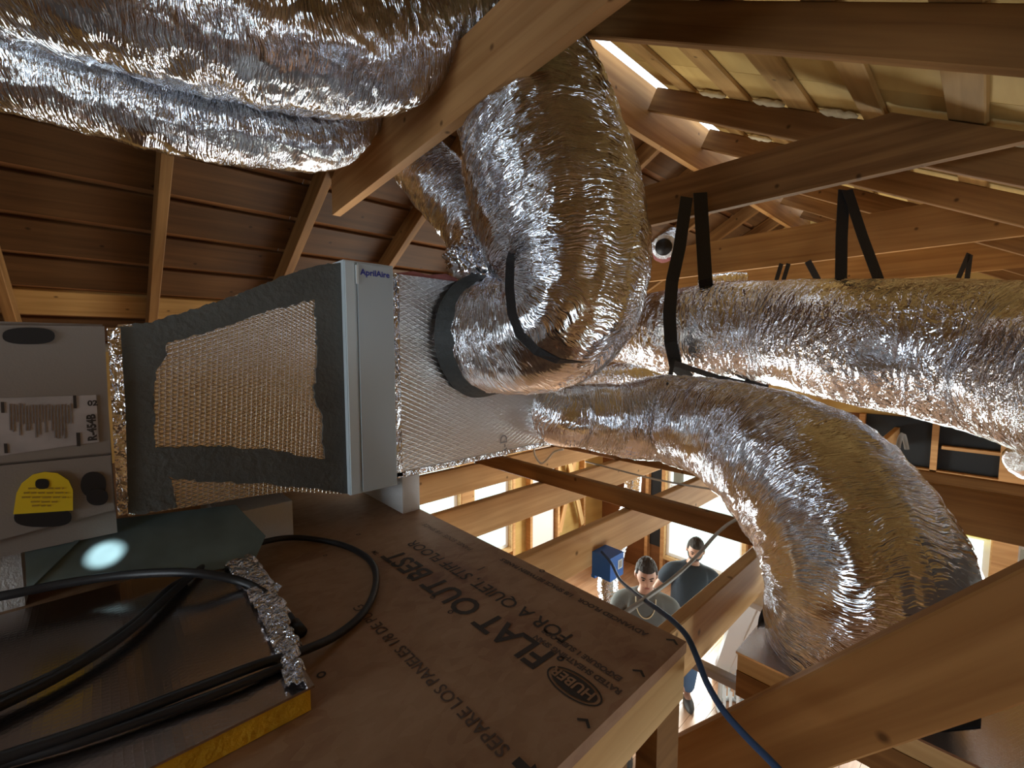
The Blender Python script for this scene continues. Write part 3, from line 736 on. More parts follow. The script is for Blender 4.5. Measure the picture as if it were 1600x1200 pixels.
for tri in (((0.358, 0.385), (0.372, 0.385), (0.372, 0.362), (0.358, 0.362)), ((0.350, 0.364), (0.380, 0.364), (0.365, 0.335))):
    k = len(arrow.v); arrow.v += [Vector((a, b, -0.5287)) for a, b in tri]; arrow.face(list(range(k, k+len(tri)))[::-1])
marks = []
for (px, py, r) in ((502, 1054, .0075), (482, 1018, .006), (704, 956, .006), (676, 933, .006), (641, 902, .008), (427, 914, .006), (560, 835, .006), (508, 868, .005), (847, 892, .007)):
    q = PZ(px, py, -0.5288); marks.append(ringm(q.x, q.y, r, r, r*0.42, n=10))
for (px, py) in ((998, 1052), (912, 1130), (1050, 1003)):
    q = PZ(px, py, -0.5288); mk = MB(); k = 0; t = 0.003
    for dx, dy in ((0, -0.012), (0.010, 0), (0, 0.012), (-t, 0.012-t), (0.010-2*t, 0), (-t, -0.012+t)): mk.v.append(q+Vector((dx, dy, 0.0004)))
    mk.face(list(range(k, k+6))); marks.append(mk)
parts[0] = ('subfloor_panel', osbp, M['osb'], None, [('panel_lettering', prt, M['ink'], 'large dark slogan lettering'), ('panel_lettering', prt2, M['ink'], 'smaller lettering under the slogan'),
    ('panel_lettering', prt3, M['inkpale'], 'small faded lettering'), ('oval_emblem', logo, M['ink'], 'dark oval emblem', ), ('emblem_letters', lgt, M['osb']), ('arrow_mark', arrow, M['ink']), *[('nailing_mark', q_, M['ink']) for q_ in marks], *L_])
thing('equipment_platform', 'brown printed subfloor panel platform that fills the foreground under the furnace', 'platform', parts)
# ductboard sheet lying in front of the furnace
sheet = MB().box(-1.1, 0.205, 0.645, 1.22, -0.495, -0.4915)
core = MB().box(-1.1, 0.200, 0.648, 1.22, -0.529, -0.495)
crum = MB(); crum.smooth = True
li = spline([v4(PZ(a, b, -0.486), 0) for a, b in ((340, 872), (375, 915), (405, 965), (428, 1020), (446, 1072))], 0.006)
lo = spline([v4(PZ(a, b, -0.492), 0) for a, b in ((385, 862), (425, 905), (452, 965), (470, 1025), (482, 1076))], 0.006)
nI = 90
for i in range(nI+1):
    pi_ = Vector(li[int(i/nI*(len(li)-1))][:3]); po_ = Vector(lo[int(i/nI*(len(lo)-1))][:3]); rg = 1+0.35*noise.noise(Vector((i*0.3, 0, 0)))
    for j in range(9):
        t = j/8; p = pi_.lerp(po_, t*rg); z = 0.010*noise.noise(Vector((i*0.22, j*0.6, 2)))+0.006*noise.noise(Vector((i*0.6, j*1.3, 9)))
        crum.v.append(Vector((p.x, p.y, -0.486+z+0.004-(0.012 if j == 8 else 0))))
for i in range(nI):
    for j in range(8):
        a_ = i*9+j; crum.face((a_, a_+1, a_+10, a_+9), [(i/60, j/60), (i/60, (j+1)/60), ((i+1)/60, (j+1)/60), ((i+1)/60, j/60)])
thing('duct_board_sheet', 'flat foil-faced fibreglass board with a yellow edge, lying in front of the furnace', 'duct board', [
    ('foil_facing', sheet, M['fskflat']), ('fibreglass_core', core, M['yellow'], 'yellow fibreglass core'), ('torn_foil_edge', crum, M['foil_c'], 'crumpled foil along the right edge')])
def PL(px, py):
    r = ray(px, py); return r*(-1.276/(r.z-0.69*r.y))
gp = [PL(a, b) for a, b in ((368, 789), (415, 838), (396, 880), (300, 898), (100, 912), (42, 925), (38, 846), (150, 815))]
nP = Vector((0, -0.69, 1)).normalized()
gs = MB().prism(gp, nP, 0.0015)
gf = MB().prism([PL(150, 815), PL(36, 925)-Vector((0, 0, 0)), PL(44, 926), PL(156, 816)], nP, 0.006)
thing('metal_sheet', 'dull grey-green sheet of metal lying under the duct transition, lit by a small bright spot', 'metal sheet', [('sheet', gs, M['galv']), ('folded_seam', gf, M['galv'])])

# ------------------------------------------------------------------ FLEX DUCTS
def duct(name, label, pts, mat, amp=0.05, fr=55, seg=110, bands=(), step=0.010, seed=0.0, sag=0.0, swirl=0.0, extra=(), bmat='mastic', blabel=None):
    sp4 = spline(pts, step)
    P3 = [Vector(q[:3]) for q in sp4]; R = [q[3] for q in sp4]
    def disp(u, a, r):
        c, s2 = math.cos(a), math.sin(a)
        n1 = noise.noise(Vector((u*fr+seed+swirl*a, c*1.6, s2*1.6)))
        n2 = noise.noise(Vector((u*fr*0.35+seed*2, c*2.6+7, s2*2.6)))
        n3 = noise.noise(Vector((u*4+seed, c*1.3, s2*1.3+3)))
        n4 = noise.noise(Vector((u*fr*2.0, c*7, s2*7+seed)))
        return 1+amp*(0.5*abs(n1)+0.45*n2+0.22*n4) + 0.04*n3
    mb = MB().tube(P3, R, seg, True, disp)
    parts = [('duct_sleeve', mb, mat)]
    pts_, T, fr_, us = mb.frames
    for (t0, t1, over, m, nm, lb) in bands:
        oa, ob = over if isinstance(over, tuple) else (over, over)
        i0 = int(t0*(len(P3)-1)); i1 = max(i0+2, int(t1*(len(P3)-1)))
        kk = len(P3[i0:i1+1]); b = MB().tube(P3[i0:i1+1], [r*(oa+(ob-oa)*j/(kk-1)) for j, r in enumerate(R[i0:i1+1])], 64, False, lambda u, a, r: 1+0.01*noise.noise(Vector((u*30, math.cos(a)*4, math.sin(a)*4))))
        parts.append((nm, b, m, lb))
    return thing(name, label, 'duct', parts + list(extra)), P3, R
A = lambda px, py, d, r: v4(P(px, py, d), r)
BM = M['mastic_dark']
# big elbow: comes from upper left, over the tie, down and round into the plenum face
big = [A(-260, -150, 1.0, .20), A(-60, -100, 1.03, .20), A(120, -58, 1.07, .205), A(300, 0, 1.17, .215), A(450, 42, 1.30, .22), A(585, 56, 1.50, .23), A(684, 16, 1.66, .21), A(765, 22, 1.84, .22),
       A(812, 92, 1.88, .26), A(834, 185, 1.76, .295), A(857, 280, 1.58, .295), A(880, 365, 1.44, .27), A(890, 435, 1.40, .24), A(872, 495, 1.41, .22), A(820, 520, 1.49, .21), A(776, 526, 1.57, .205), v4(Vector((1.03, YP+0.0, 0.045)), .195)]
duct('flex_duct', 'huge shiny flexible duct looping over the tie and down into the foil plenum', big, M['foil_a'], 0.085, 42, 150, seed=3.1,
     bands=((0.984, 1.0, (0.99, 1.16), BM, 'collar', 'grey mastic collar at the plenum'),))
small = [A(-220, 70, 1.15, .11), A(-80, 88, 1.18, .112), A(60, 118, 1.22, .113), A(250, 170, 1.36, .122), A(400, 203, 1.52, .118), A(510, 215, 1.72, .11), A(575, 172, 1.98, .10), A(622, 215, 2.16, .125),
         A(672, 272, 2.14, .15), A(735, 345, 2.07, .155), A(760, 405, 1.98, .16), A(770, 480, 2.0, .16)]
cr = [P(a, b, c) for a, b, c in ((708, 398, 1.72), (722, 410, 1.66), (745, 422, 1.62), (775, 432, 1.60), (800, 428, 1.60))]
crm = MB().tube([Vector(q[:3]) for q in spline([v4(p, 0) for p in cr], 0.005)], 0.052, 48, True, lambda u, a, r: 0.75+0.45*noise.noise(Vector((u*34, math.cos(a)*2.2, math.sin(a)*2.2)))+0.3*noise.noise(Vector((u*70, math.cos(a)*5, math.sin(a)*5)))+min(0.25, u*3))
cr2 = [P(a, b, c) for a, b, c in ((735, 372, 1.80), (748, 392, 1.70), (770, 402, 1.62), (798, 405, 1.58))]
crm2 = MB().tube([Vector(q[:3]) for q in spline([v4(p, 0) for p in cr2], 0.005)], 0.050, 48, True, lambda u, a, r: 0.8+0.45*noise.noise(Vector((u*30+9, math.cos(a)*2.2, math.sin(a)*2.2)))+0.3*noise.noise(Vector((u*60, math.cos(a)*5, math.sin(a)*5))))
duct('flex_duct', 'slimmer crinkled foil duct below the huge one, passing behind the tie to the plenum', small, M['foil_b'], 0.11, 60, 110, seed=9.7,
     extra=(('crumpled_end', crm, M['foil_c'], 'crumpled foil end over the plenum corner'), ('crumpled_end', crm2, M['foil_c'], 'crumpled foil end over the plenum corner')))
main = [A(1900, 640, 0.95, .25), A(1750, 602, 1.14, .25), A(1600, 567, 1.37, .25), A(1480, 549, 1.54, .25), A(1370, 538, 1.72, .25), A(1220, 521, 2.12, .25), A(1100, 517, 2.36, .245), A(1050, 519, 2.46, .235), A(1000, 517, 2.6, .205), A(900, 518, 2.9, .17)]
duct('flex_duct', 'long straight silver duct running to the right edge, hung on black straps', main, M['foil_c'], 0.035, 26, 120, seed=5.5)
low = [v4(Vector((1.36, 1.50, -0.17)), .115), A(862, 646, 1.90, .125), A(910, 650, 1.93, .14), A(975, 655, 1.95, .165), A(1045, 655, 1.90, .185), A(1120, 672, 1.72, .20), A(1195, 705, 1.55, .222), A(1262, 755, 1.38, .235), A(1312, 820, 1.27, .235), A(1342, 885, 1.20, .235), A(1345, 945, 1.19, .225), A(1328, 995, 1.22, .205), A(1315, 1035, 1.27, .185)]
duct('flex_duct', 'drooping foil duct that bends down at the right to a box on the joists', low, M['foil_a'], 0.075, 34, 140, seed=1.3,
     bands=((0.045, 0.080, (1.16, 1.0), BM, 'collar', 'grey mastic collar at the plenum end'), (0.975, 1.0, 1.12, BM, 'collar', 'dark mastic collar at the lower box')))
# open duct end
od = [A(1050, 372, 3.1, .075), A(1043, 380, 2.95, .075), A(1037, 386, 2.8, .072)]
o3 = [Vector(q[:3]) for q in spline(od, 0.02)]
e3 = o3[-1]; dd = (o3[-1]-o3[-2]).normalized()
inner = MB().tube([e3-dd*0.02, e3+dd*0.004], 0.052, 28)
pinkm = MB().tube([e3-dd*0.09+Vector((0, 0, -0.02)), e3-dd*0.01+Vector((0, 0, -0.022))], [.085, .078], 28, True, lambda u, a, r: 1+0.12*noise.noise(Vector((math.cos(a)*4, math.sin(a)*4, u*20))))
thing('open_duct_end', 'open end of a small foil duct with pink insulation, beside the black straps', 'duct', [
    ('duct_sleeve', MB().tube(o3, [.075]*len(o3), 40, True, lambda u, a, r: 1+0.10*noise.noise(Vector((u*50, math.cos(a)*5, math.sin(a)*5)))), M['foil_c']),
    ('opening', inner, M['black'], 'black opening'), ('insulation', pinkm, M['pink'], 'pink insulation')])
# little foil pieces farther away
duct('flex_duct', 'rounded silver duct end at the right edge under the long duct', [A(1700, 720, 2.9, .12), A(1640, 722, 3.0, .125), A(1600, 720, 3.05, .125), A(1588, 720, 3.05, .07)], M['foil_c'], 0.12, 30, 48, seed=2)
duct('flex_duct', 'small bit of foil duct lying on the joists behind the plenum end', [A(900, 585, 3.4, .12), A(960, 590, 3.4, .12), A(1040, 585, 3.5, .12), A(1080, 580, 3.6, .12)], M['foil_c'], 0.12, 30, 48, seed=2)
duct('flex_duct', 'thin foil duct behind the open duct end, lying along the far tie', [A(1095, 440, 4.2, .07), A(1130, 438, 4.2, .08), A(1165, 434, 4.2, .05)], M['foil_c'], 0.12, 30, 40, seed=6)
duct('flex_duct', 'vertical foil duct hanging in the lower room behind the blue box', [A(990, 742, 4.3, .07), A(984, 790, 4.2, .08), A(965, 850, 4.1, .085), A(950, 910, 4.0, .09), A(958, 960, 3.9, .09)], M['foil_c'], 0.14, 30, 40, seed=8)

# ------------------------------------------------------------------ STRAPS
def strap(label, legs, grp='black hanging straps'):
    pr = [('strap_leg', m, M['strap']) for m in legs]
    return thing('duct_strap', label, 'strap', pr, grp)
sd = Vector((sY, -cY, 0))      # across the view
def rib(pts, wd, th=0.003): return MB().ribbon([P(*p) for p in pts], wd, sd, th)
belt_i = None
def belt(path, R, t, width, over=1.05, tilt=(0, 0, 0)):
    P3, RR = path, R; i = int(t*(len(P3)-1)); c = P3[i]; T = (P3[min(i+2, len(P3)-1)]-P3[i-2]).normalized() + Vector(tilt); T.normalize()
    r = RR[i]*over
    return MB().tube([c-T*width/2, c+T*width/2], r, 64, False)
strap('black strap in a narrow V around the long duct, nearest the big foil elbow', [
    rib([(1073, 308, 2.24), (1062, 385, 2.22), (1050, 440, 2.2), (1046, 490, 2.14), (1048, 535, 2.13), (1056, 572, 2.17), (1075, 590, 2.25)], 0.062),
    rib([(1094, 301, 2.24), (1098, 370, 2.24), (1102, 436, 2.24), (1106, 470, 2.32)], 0.070),
    rib([(1052, 560, 2.14), (1045, 600, 1.78), (1038, 640, 1.72)], 0.018),
    rib([(1050, 566, 2.13), (1085, 578, 2.16), (1120, 590, 2.2), (1200, 607, 2.2)], 0.03)])
strap('black strap in a wide V from the middle of the dark tie', [
    rib([(1319, 297, 1.88), (1315, 370, 1.86), (1314, 440, 1.86)], 0.050), rib([(1324, 297, 1.87), (1348, 370, 1.84), (1374, 440, 1.82)], 0.045)])
strap('short black strap pair beyond the knotty tie, between the two big straps', [rib([(1221, 412, 3.2), (1213, 438, 3.2)], 0.03), rib([(1232, 412, 3.2), (1224, 438, 3.2)], 0.03), rib([(1262, 408, 2.6), (1278, 438, 2.6)], 0.04)])
strap('small black strap in a V near the right edge of the attic', [rib([(1514, 396, 2.6), (1497, 436, 2.6)], 0.028), rib([(1516, 398, 2.6), (1511, 436, 2.6)], 0.03)])
strap('black strap pulled tight around the bend of the huge duct', [
    rib([(803, 385, 1.30), (797, 410, 1.22), (796, 450, 1.14), (800, 490, 1.12), (812, 522, 1.12), (838, 548, 1.12), (872, 564, 1.13), (905, 566, 1.17)], 0.024)])

# ------------------------------------------------------------------ CORDS AND CABLES
def cable(name, label, pts, r, mat, ends=None, z=None):
    sp4 = spline([v4(p, r) for p in pts], 0.012); q = [Vector(s[:3]) for s in sp4]
    mb = MB().tube(q, r, 12)
    if ends:
        d = (q[-1]-q[-2]).normalized()
        return thing(name, label, 'cord', [('cord_jacket', mb, mat), ('plug', MB().tube([q[-1]-d*0.012, q[-1]+d*0.022], ends, 14), mat)])
    return one(name, mb, mat, label, 'cord')
zc = -0.475
cable('rubber_cord', 'thick black cord reaching in from the left and ending in a blunt tip', [PZ(a, b, c) for a, b, c in ((-160, 950, -0.45), (-20, 935, -0.45), (100, 912, -0.45), (200, 898, -0.45), (300, 895, -0.452), (380, 910, -0.48), (430, 940, -0.50), (455, 970, -0.515), (463, 980, -0.518))], 0.0085, M['cord'], 0.0115)
cable('rubber_cord', 'black cord looping over the foil board out onto the subfloor and back', [PZ(a, b, c) for a, b, c in ((-140, 1165, zc), (-20, 1112, zc), (100, 1052, zc), (200, 988, zc), (270, 925, zc), (330, 878, -0.485), (400, 850, -0.50), (460, 840, -0.515),
    (530, 850, -0.52), (575, 873, -0.52), (588, 905, -0.52), (573, 950, -0.52), (530, 990, -0.518), (470, 1018, -0.50), (400, 1040, zc), (300, 1078, zc), (150, 1135, zc), (0, 1185, zc), (-120, 1230, zc))], 0.0075, M['cord'])
cable('rubber_cord', 'second black cord lying close along the lower run of the looping one', [PZ(a, b, c) for a, b, c in ((-140, 1130, zc), (-10, 1095, zc), (120, 1035, zc), (215, 968, zc), (262, 922, zc), (290, 905, zc-0.008))], 0.007, M['cord'])
cable('rubber_cord', 'thin black cord beside the looping cord at the bottom left', [PZ(a, b, c) for a, b, c in ((440, 1042, -0.485), (360, 1075, zc-0.008), (260, 1112, zc-0.008), (120, 1160, zc-0.008), (-20, 1200, zc-0.008), (-150, 1240, zc))], 0.006, M['cord'])
cable('blue_cord', 'blue extension cord curving from the blue box down over the lower beam', [P(a, b, c) for a, b, c in ((940, 862, 1.96), (955, 880, 1.85), (968, 905, 1.62), (990, 925, 1.35), (1012, 941, 1.10), (1033, 956, 1.0), (1052, 971, 0.94), (1074, 995, 0.88), (1090, 1030, 0.84), (1104, 1066, 0.80), (1130, 1110, 0.74), (1165, 1150, 0.70), (1200, 1185, 0.66), (1235, 1222, 0.62))], 0.0058, M['bluecord'])
cable('grey_cable', 'stiff grey cable crossing in front of the two people', [P(a, b, c) for a, b, c in ((968, 964, 0.97), (1010, 934, 1.15), (1050, 905, 1.35), (1088, 870, 1.55), (1122, 832, 1.68), (1150, 812, 1.77), (1182, 804, 1.84))], 0.0062, M['greycord'])
cable('grey_cable', 'thin grey wire sagging across the joists under the drooping duct', [PZ(a, b, -0.808) for a, b in ((915, 721), (960, 733), (1020, 748), (1090, 761), (1170, 772))], 0.006, M['greycord'])
cable('white_cable', 'loop of white wire on the block below the plenum edge', [PX(a, b, 1.944) for a, b in ((834, 700), (836, 712), (845, 724), (855, 718), (866, 706), (880, 702))], 0.006, M['whitecord'])
cable('white_cable', 'bit of white wire peeking over the top of the drooping duct', [P(a, b, c) for a, b, c in ((1403, 700, 1.35), (1407, 682, 1.35), (1412, 680, 1.35), (1417, 702, 1.35))], 0.006, M['whitecord'])
# blue electrical box on the joist face
jyf = 1.21-0.0225
bp0 = PY(937, 874, jyf)
bxm = MB().box(bp0.x-0.060, bp0.x+0.045, jyf-0.10, jyf, bp0.z-0.05, bp0.z+0.058)
rimb = MB().box(bp0.x-0.064, bp0.x+0.049, jyf-0.02, jyf, bp0.z-0.062, bp0.z-0.048)
ox = bp0.x+0.045
thing('electrical_box', 'blue plastic electrical box fixed to a pale joist', 'electrical box', [('box_body', bxm, M['bluebox']), ('flange', rimb, M['bluebox']),
    ('white_label', MB().box(bp0.x+0.0, bp0.x+0.035, jyf-0.1015, jyf-0.10, bp0.z-0.012, bp0.z+0.030), M['white'], 'small white square', [('label_window', MB().box(bp0.x+0.007, bp0.x+0.028, jyf-0.1025, jyf-0.1015, bp0.z-0.006, bp0.z+0.024), M['greycord'])])])

# ------------------------------------------------------------------ lower right: beam, boxes, things on the floor
pA = P(1036, 1222, 1.13); pB = P(1830, 888, 0.56)
nb = MB().bar(pA, pB, 0.045, 0.138, (0, 0, 1), 'center')
one('diagonal_brace', nb, M['tie'], 'wide dark beam rising to the right edge in the lower right foreground', 'beam')
bx0, bx1, by0, by1 = 1.27, 1.85, -0.42, 0.435
topz = -0.85
box_top = MB().box(bx0, bx1, by0, by1, topz-0.006, topz)
box_y = MB().box(bx0+0.004, bx1, by0, by1-0.004, topz-0.055, topz-0.006)
box_w = MB().box(bx0+0.002, bx1, by0, by1-0.003, topz-0.13, topz-0.056)
thing('duct_box', 'foil-topped duct box with a tan edge, at the foot of the drooping duct', 'duct box', [('foil_top', box_top, M['fskflat']), ('mastic_patch', MB().prism([Vector((1.53+0.27*math.cos(t_*math.pi/14)*(1+0.05*math.sin(t_*5)), 0.18+0.235*math.sin(t_*math.pi/14)*(1+0.04*math.cos(t_*3)), topz)) for t_ in range(28)], (0, 0, 1), 0.004), M['felt'], 'black mastic patch around the duct foot'), ('board_edge', box_y, M['pale'], 'tan board edge'), ('wood_side', box_w, M['raft'])])
one('return_box', MB().box(1.16, 1.70, -0.62, -0.14, -0.845, -0.40), M['taupe'], 'grey duct panel at the bottom right corner, below the beam', 'duct panel')
r0 = PZ(1080, 1040, -1.05); r1 = PZ(1210, 1105, -1.05)
one('metal_rail', MB().bar(r0, r1, 0.035, 0.03), M['steel'], 'narrow metal rail below the panel corner', 'metal rail')
r0 = PZ(1172, 937, -1.05); r1 = PZ(1240, 968, -1.05)
one('metal_rail', MB().bar(r0, r1, 0.12, 0.03), M['whiteplastic'], 'short pale rail under the thick joist, left of the drooping duct', 'metal rail')
# white leaning door
d0 = PZ(1130, 1052, FZ+0.02); d1 = PZ(1192, 905, -1.35)
dv = (d1-d0).normalized(); acr = (sd-dv*sd.dot(dv)).normalized(); dn = acr.cross(dv).normalized()
if dn.dot(-d0) < 0: dn = -dn
def door_box(u0, u1, v0, v1, t0, t1):
    L = (d1-d0).length; q = [d0+acr*u0+dv*(v0*L), d0+acr*u1+dv*(v0*L), d0+acr*u1+dv*(v1*L), d0+acr*u0+dv*(v1*L)]
    return MB().prism([p+dn*t0 for p in q], dn, t1-t0)
thing('leaning_door', 'white panelled door leaning in the lower room behind the foil-topped box', 'door', [('door_slab', door_box(-0.12, 0.55, 0, 1, 0, 0.035), M['white']),
    ('door_panel', door_box(0.02, 0.40, 0.08, 0.48, 0.035, 0.045), M['white']), ('door_panel', door_box(0.02, 0.40, 0.55, 0.94, 0.035, 0.045), M['white'])])
bc = PZ(1150, 1115, FZ)
sr = MB()
for i in range(16):
    a = 2*math.pi*i/16; sr.box(bc.x+0.15*math.cos(a)-0.01, bc.x+0.15*math.cos(a)+0.01, bc.y+0.15*math.sin(a)-0.01, bc.y+0.15*math.sin(a)+0.01, FZ+0.04, FZ+0.30)
thing('wire_basket', 'white slatted ring-shaped basket on the floor beside the beam', 'basket', [('hoop', MB().tube([Vector((bc.x+0.16*math.cos(2*math.pi*i/24), bc.y+0.16*math.sin(2*math.pi*i/24), FZ+0.02)) for i in range(25)], 0.02, 10), M['white']), ('slats', sr, M['white'])])

# ------------------------------------------------------------------ PEOPLE
def skinned(name, chains, mat, base, parent, rot, loc, sub=2):
    """chains: list of lists of (x,y,z,r) joined where points coincide"""
    verts = []; rad = []; edges = []; idx = {}
    for ch in chains:
        prev = None
        for q in ch:
            key = tuple(round(c, 4) for c in q[:3])
            if key not in idx:
                idx[key] = len(verts); verts.append(q[:3]); rad.append(q[3] if len(q) == 4 else (q[3], q[4]))
            if prev is not None and prev != idx[key]: edges.append((prev, idx[key]))
            prev = idx[key]
    me = bpy.data.meshes.new(name); me.from_pydata(verts, edges, [])
    o = bpy.data.objects.new(name, me); C.objects.link(o); o.parent = parent
    me.materials.append(mat)
    o.modifiers.new('Skin', 'SKIN'); 
    if not me.skin_vertices:
        bpy.context.view_layer.objects.active = o
        bpy.ops.object.select_all(action='DESELECT'); o.select_set(True)
        bpy.ops.mesh.customdata_skin_add()
    for i, s in enumerate(me.skin_vertices[0].data):
        r = rad[i]; s.radius = (r, r) if not isinstance(r, tuple) else r
        s.use_root = (i == 0)
    m = o.modifiers['Skin']; m.use_smooth_shade = True; m.use_x_symmetry = False
    sb = o.modifiers.new('Sub', 'SUBSURF'); sb.levels = sub; sb.render_levels = sub
    return o
def head_mb(c, tilt, turn):
    def fn(d):
        k = 1.0
        # d: x right, y front(-), z up  (face towards -y)
        fr = max(0, -d.y)
        if d.z < 0: k *= 1-0.16*(-d.z)*(1-0.35*fr)
        k += 0.18*math.exp(-((d.x/0.16)**2+((d.z+0.18)/0.20)**2))*(1 if d.y < 0 else 0)      # nose
        k -= 0.07*math.exp(-(((abs(d.x)-0.36)/0.17)**2+((d.z-0.10)/0.13)**2))*(1 if d.y < 0 else 0)   # sockets
        k += 0.035*math.exp(-((d.x/0.5)**2+((d.z-0.30)/0.10)**2))*(1 if d.y < 0 else 0)        # brow
        k += 0.05*math.exp(-((d.x/0.22)**2+((d.z+0.52)/0.10)**2))*(1 if d.y < 0 else 0)        # lips
        k += 0.06*math.exp(-((d.x/0.25)**2+((d.z+0.85)/0.16)**2))*(1 if d.y < 0 else 0)        # chin
        return k
    mb = MB().ellipsoid((0, 0, 0), 0.076, 0.096, 0.118, 48, 36, fn)
    for s_ in (-1, 1):
        mb.ellipsoid((s_*0.079, 0.008, -0.005), 0.011, 0.022, 0.033, 12, 8)
    return mb
def person(name, label, foot, face_to, H, skin, shirt, shirtmat, trousermat, arms, tilt, turn, hairstyle, beard=False, chain=False, lean=0.0):
    k = H/1.75
    e = bpy.data.objects.new('person', None); C.objects.link(e); e.location = (foot.x, foot.y, 0.0)
    d = Vector(face_to)-Vector((foot.x, foot.y, 0)); ang = math.atan2(d.y, d.x)+math.pi/2     # face towards -y local
    off = Vector((sY, -cY, 0))*lean; e.location -= off
    e.rotation_mode = 'QUATERNION'; e.rotation_quaternion = Vector((0, 0, 1)).rotation_difference(Vector((off.x, off.y, 1.62*k))) @ Matrix.Rotation(ang, 3, 'Z').to_quaternion(); e.scale = (k, k, k)
    e['label'] = label; e['category'] = 'person'
    # skeleton (metres for a 1.75 m figure, face towards -y, person's right = -x)
    pel = (0, 0, 0.96, 0.15, 0.11)
    body = [[pel, (0, 0.01, 1.12, 0.135, 0.10), (0, 0.01, 1.28, 0.16, 0.115), (0, 0.02, 1.40, 0.11, 0.078), (0, 0.012, 1.485, 0.056), (0, -0.005, 1.56, 0.053), (0, -0.015, 1.61, 0.05)]]
    for s_ in (-1, 1):
        body.append([pel, (s_*0.10, 0, 0.88, 0.088), (s_*0.11, -0.01, 0.50, 0.058), (s_*0.11, 0.02, 0.30, 0.056), (s_*0.11, 0.02, 0.09, 0.036), (s_*0.12, -0.12, 0.035, 0.034)])
    for s_, (sh, el, wr) in zip((-1, 1), arms):
        hand = Vector(wr)+(Vector(wr)-Vector(el)).normalized()*0.05
        body.append([(0, 0.02, 1.40, 0.11, 0.078), (s_*0.12, 0.02, 1.40, 0.048), (*sh, 0.052), (*el, 0.038), tuple((Vector(el)*0.6+Vector(wr)*0.4))+(0.038,), (*wr, 0.026), (*hand, 0.036, 0.018)])
    bo = skinned('body', body, skin, None, e, None, None)
    # fingers and thumb per hand (children grown from the palm)
    for s_, (sh, el, wr) in zip((-1, 1), arms):
        dr = (Vector(wr)-Vector(el)).normalized(); palm = Vector(wr)+dr*0.085
        sdv = dr.cross(Vector((0, 1, 0)));
        if sdv.length < 0.3: sdv = dr.cross(Vector((0, 0, 1)))
        sdv.normalize(); nn = dr.cross(sdv).normalized()
        fg = []
        root = tuple(Vector(wr)+dr*0.045)+(0.024, 0.014)
        for j, (of, L) in enumerate(((-0.030, 0.068), (-0.010, 0.078), (0.010, 0.073), (0.029, 0.058))):
            b0 = palm+sdv*of; f1 = b0+dr*L*0.5+nn*0.006; f2 = b0+dr*L*0.95+nn*0.022
            fg.append([root, tuple(b0)+(0.0105,), tuple(f1)+(0.009,), tuple(f2)+(0.007,)])
        t0 = Vector(wr)+dr*0.03+sdv*0.028*s_; t1 = t0+sdv*0.025*s_+dr*0.03; t2 = t1+dr*0.03+sdv*0.008*s_
        fg.append([root, tuple(t0)+(0.012,), tuple(t1)+(0.011,), tuple(t2)+(0.009,)])
        skinned('hand', fg, skin, None, e, None, None)
    # head, turned and tilted on the neck
    hm = Matrix.Translation((0, -0.022, 1.635)) @ Matrix.Rotation(turn, 4, 'Z') @ Matrix.Rotation(tilt, 4, 'X')
    def part(nm, mb, mat, lab=None):
        mb.xform(hm); me = bpy.data.meshes.new(nm); me.from_pydata([tuple(v) for v in mb.v], [], mb.f); me.materials.append(mat)
        for p in me.polygons: p.use_smooth = True
        o = bpy.data.objects.new(nm, me); C.objects.link(o); o.parent = e
        if lab: o['label'] = lab
        return o
    part('head', head_mb(None, 0, 0), skin)
    def hfn(d):
        front = -d.y
        lim = 0.46 if front > 0.35 else (0.10 if front > -0.1 else -0.35)
        nz = 0.06*noise.noise(d*9)+ (0.05*noise.noise(d*22))
        if d.z < lim: return 0.90
        return 1.07+nz+(0.05*max(0, d.z)*hairstyle)
    part('hair', MB().ellipsoid((0, 0.006, 0.006), 0.080, 0.098, 0.122, 56, 40, hfn), M['hair'])
    ey = MB(); 
    for s_ in (-1, 1):
        ey.ellipsoid((s_*0.029, -0.085, 0.012), 0.013, 0.006, 0.006, 10, 6)
    part('eyes', ey, M['eye'])
    br = MB()
    for s_ in (-1, 1): br.bar((s_*0.014, -0.092, 0.031), (s_*0.047, -0.081, 0.034), 0.006, 0.007, (0, 0, 1), 'center')
    part('eyebrows', br, M['hair'])
    part('mouth', MB().ellipsoid((0, -0.0905, -0.058), 0.024, 0.006, 0.0065, 12, 6), M['lip'])
    if beard:
        def bfn(d):
            return 1.045+0.02*noise.noise(d*20) if (d.z < -0.38 and d.y < 0.25) or (d.z < 0.05 and abs(d.x) > 0.80 and d.y < 0.1) else 0.92
        part('beard', MB().ellipsoid((0, -0.002, 0), 0.076*0.96, 0.098, 0.118, 48, 36, bfn), M['hair'])
    # clothes
    tors = [[(0, 0.005, 0.86, 0.20, 0.155), (0, 0.01, 1.0, 0.19, 0.150), (0, 0.01, 1.14, 0.19, 0.150), (0, 0.01, 1.27, 0.215, 0.160), (0, 0.02, 1.385, 0.195, 0.140), (0, 0.016, 1.450, 0.095, 0.085), (0, 0.010, 1.490, 0.070, 0.066)]]
    for s_, (sh, el, wr) in zip((-1, 1), arms):
        m_ = Vector(sh)*0.35+Vector(el)*0.65
        tors.append([(0, 0.02, 1.385, 0.195, 0.140), (s_*0.12, 0.02, 1.41, 0.102), (*sh, 0.082), (*m_, 0.072)])
    skinned('shirt', tors, shirtmat, None, e, None, None)
    tro = [[(0, 0, 0.94, 0.150, 0.115), (0, 0, 0.90, 0.155, 0.118)]]
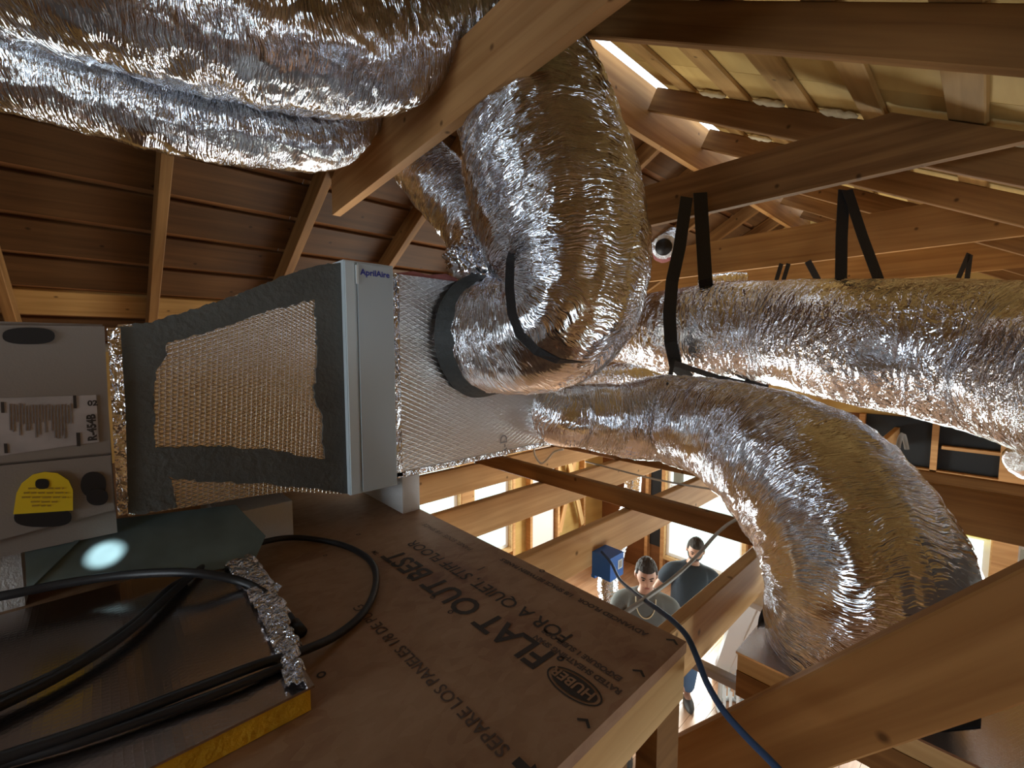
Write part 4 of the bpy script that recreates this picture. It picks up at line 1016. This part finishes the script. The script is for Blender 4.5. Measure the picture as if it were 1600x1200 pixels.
    for s_ in (-1, 1): tro.append([(0, 0, 0.90, 0.155, 0.118), (s_*0.10, 0, 0.82, 0.100), (s_*0.11, -0.01, 0.50, 0.082), (s_*0.11, 0.02, 0.10, 0.070)])
    skinned('trousers', tro, trousermat, None, e, None, None)
    for s_ in (-1, 1):
        me_ = MB().ellipsoid((s_*0.12, -0.06, 0.04), 0.052, 0.145, 0.045, 20, 12)
        me = bpy.data.meshes.new('shoe'); me.from_pydata([tuple(v) for v in me_.v], [], me_.f); me.materials.append(M['shoe'])
        o = bpy.data.objects.new('shoe', me); C.objects.link(o); o.parent = e
    if chain:
        pts = []
        for i in range(25):
            t = math.pi*i/24; pts.append(Vector((0.075*math.cos(t), -0.075-0.055*math.sin(t), 1.47-0.135*math.sin(t)**0.8)))
        me_ = MB().tube(pts, 0.004, 8)
        me = bpy.data.meshes.new('necklace'); me.from_pydata([tuple(v) for v in me_.v], [], me_.f); me.materials.append(M['chain'])
        o = bpy.data.objects.new('necklace', me); C.objects.link(o); o.parent = e; o['label'] = 'pale cord necklace'
    return e
f1 = P(1010, 895, 3.55); f2 = P(1086, 858, 4.25)
arm_down = [((-0.20, 0.02, 1.385), (-0.25, 0.04, 1.10), (-0.24, -0.06, 0.86)), ((0.20, 0.02, 1.385), (0.25, 0.04, 1.10), (0.24, -0.06, 0.86))]
arm_hip = [((-0.20, 0.02, 1.385), (-0.34, 0.02, 1.13), (-0.20, -0.14, 0.93)), ((0.20, 0.02, 1.385), (0.34, 0.06, 1.14), (0.20, 0.0, 0.94))]
person('person', 'person in a grey t-shirt with a pale necklace and short dark hair', Vector((f1.x, f1.y, 0)), (0, 0, 0), (f1.z+CZ+0.115)/1.0*1.0, M['skin'], None, M['greyshirt'], M['jeans'], arm_down, 0.22, 0.1, 1.0, chain=True)
person('person', 'bearded person in a black t-shirt and blue jeans, looking down', Vector((f2.x, f2.y, 0)), (0.9, -0.4, 0), (f2.z+CZ+0.115)/1.0, M['skin2'], None, M['blackshirt'], M['jeans'], arm_hip, 0.30, -0.15, 0.3, beard=True, lean=0.15)
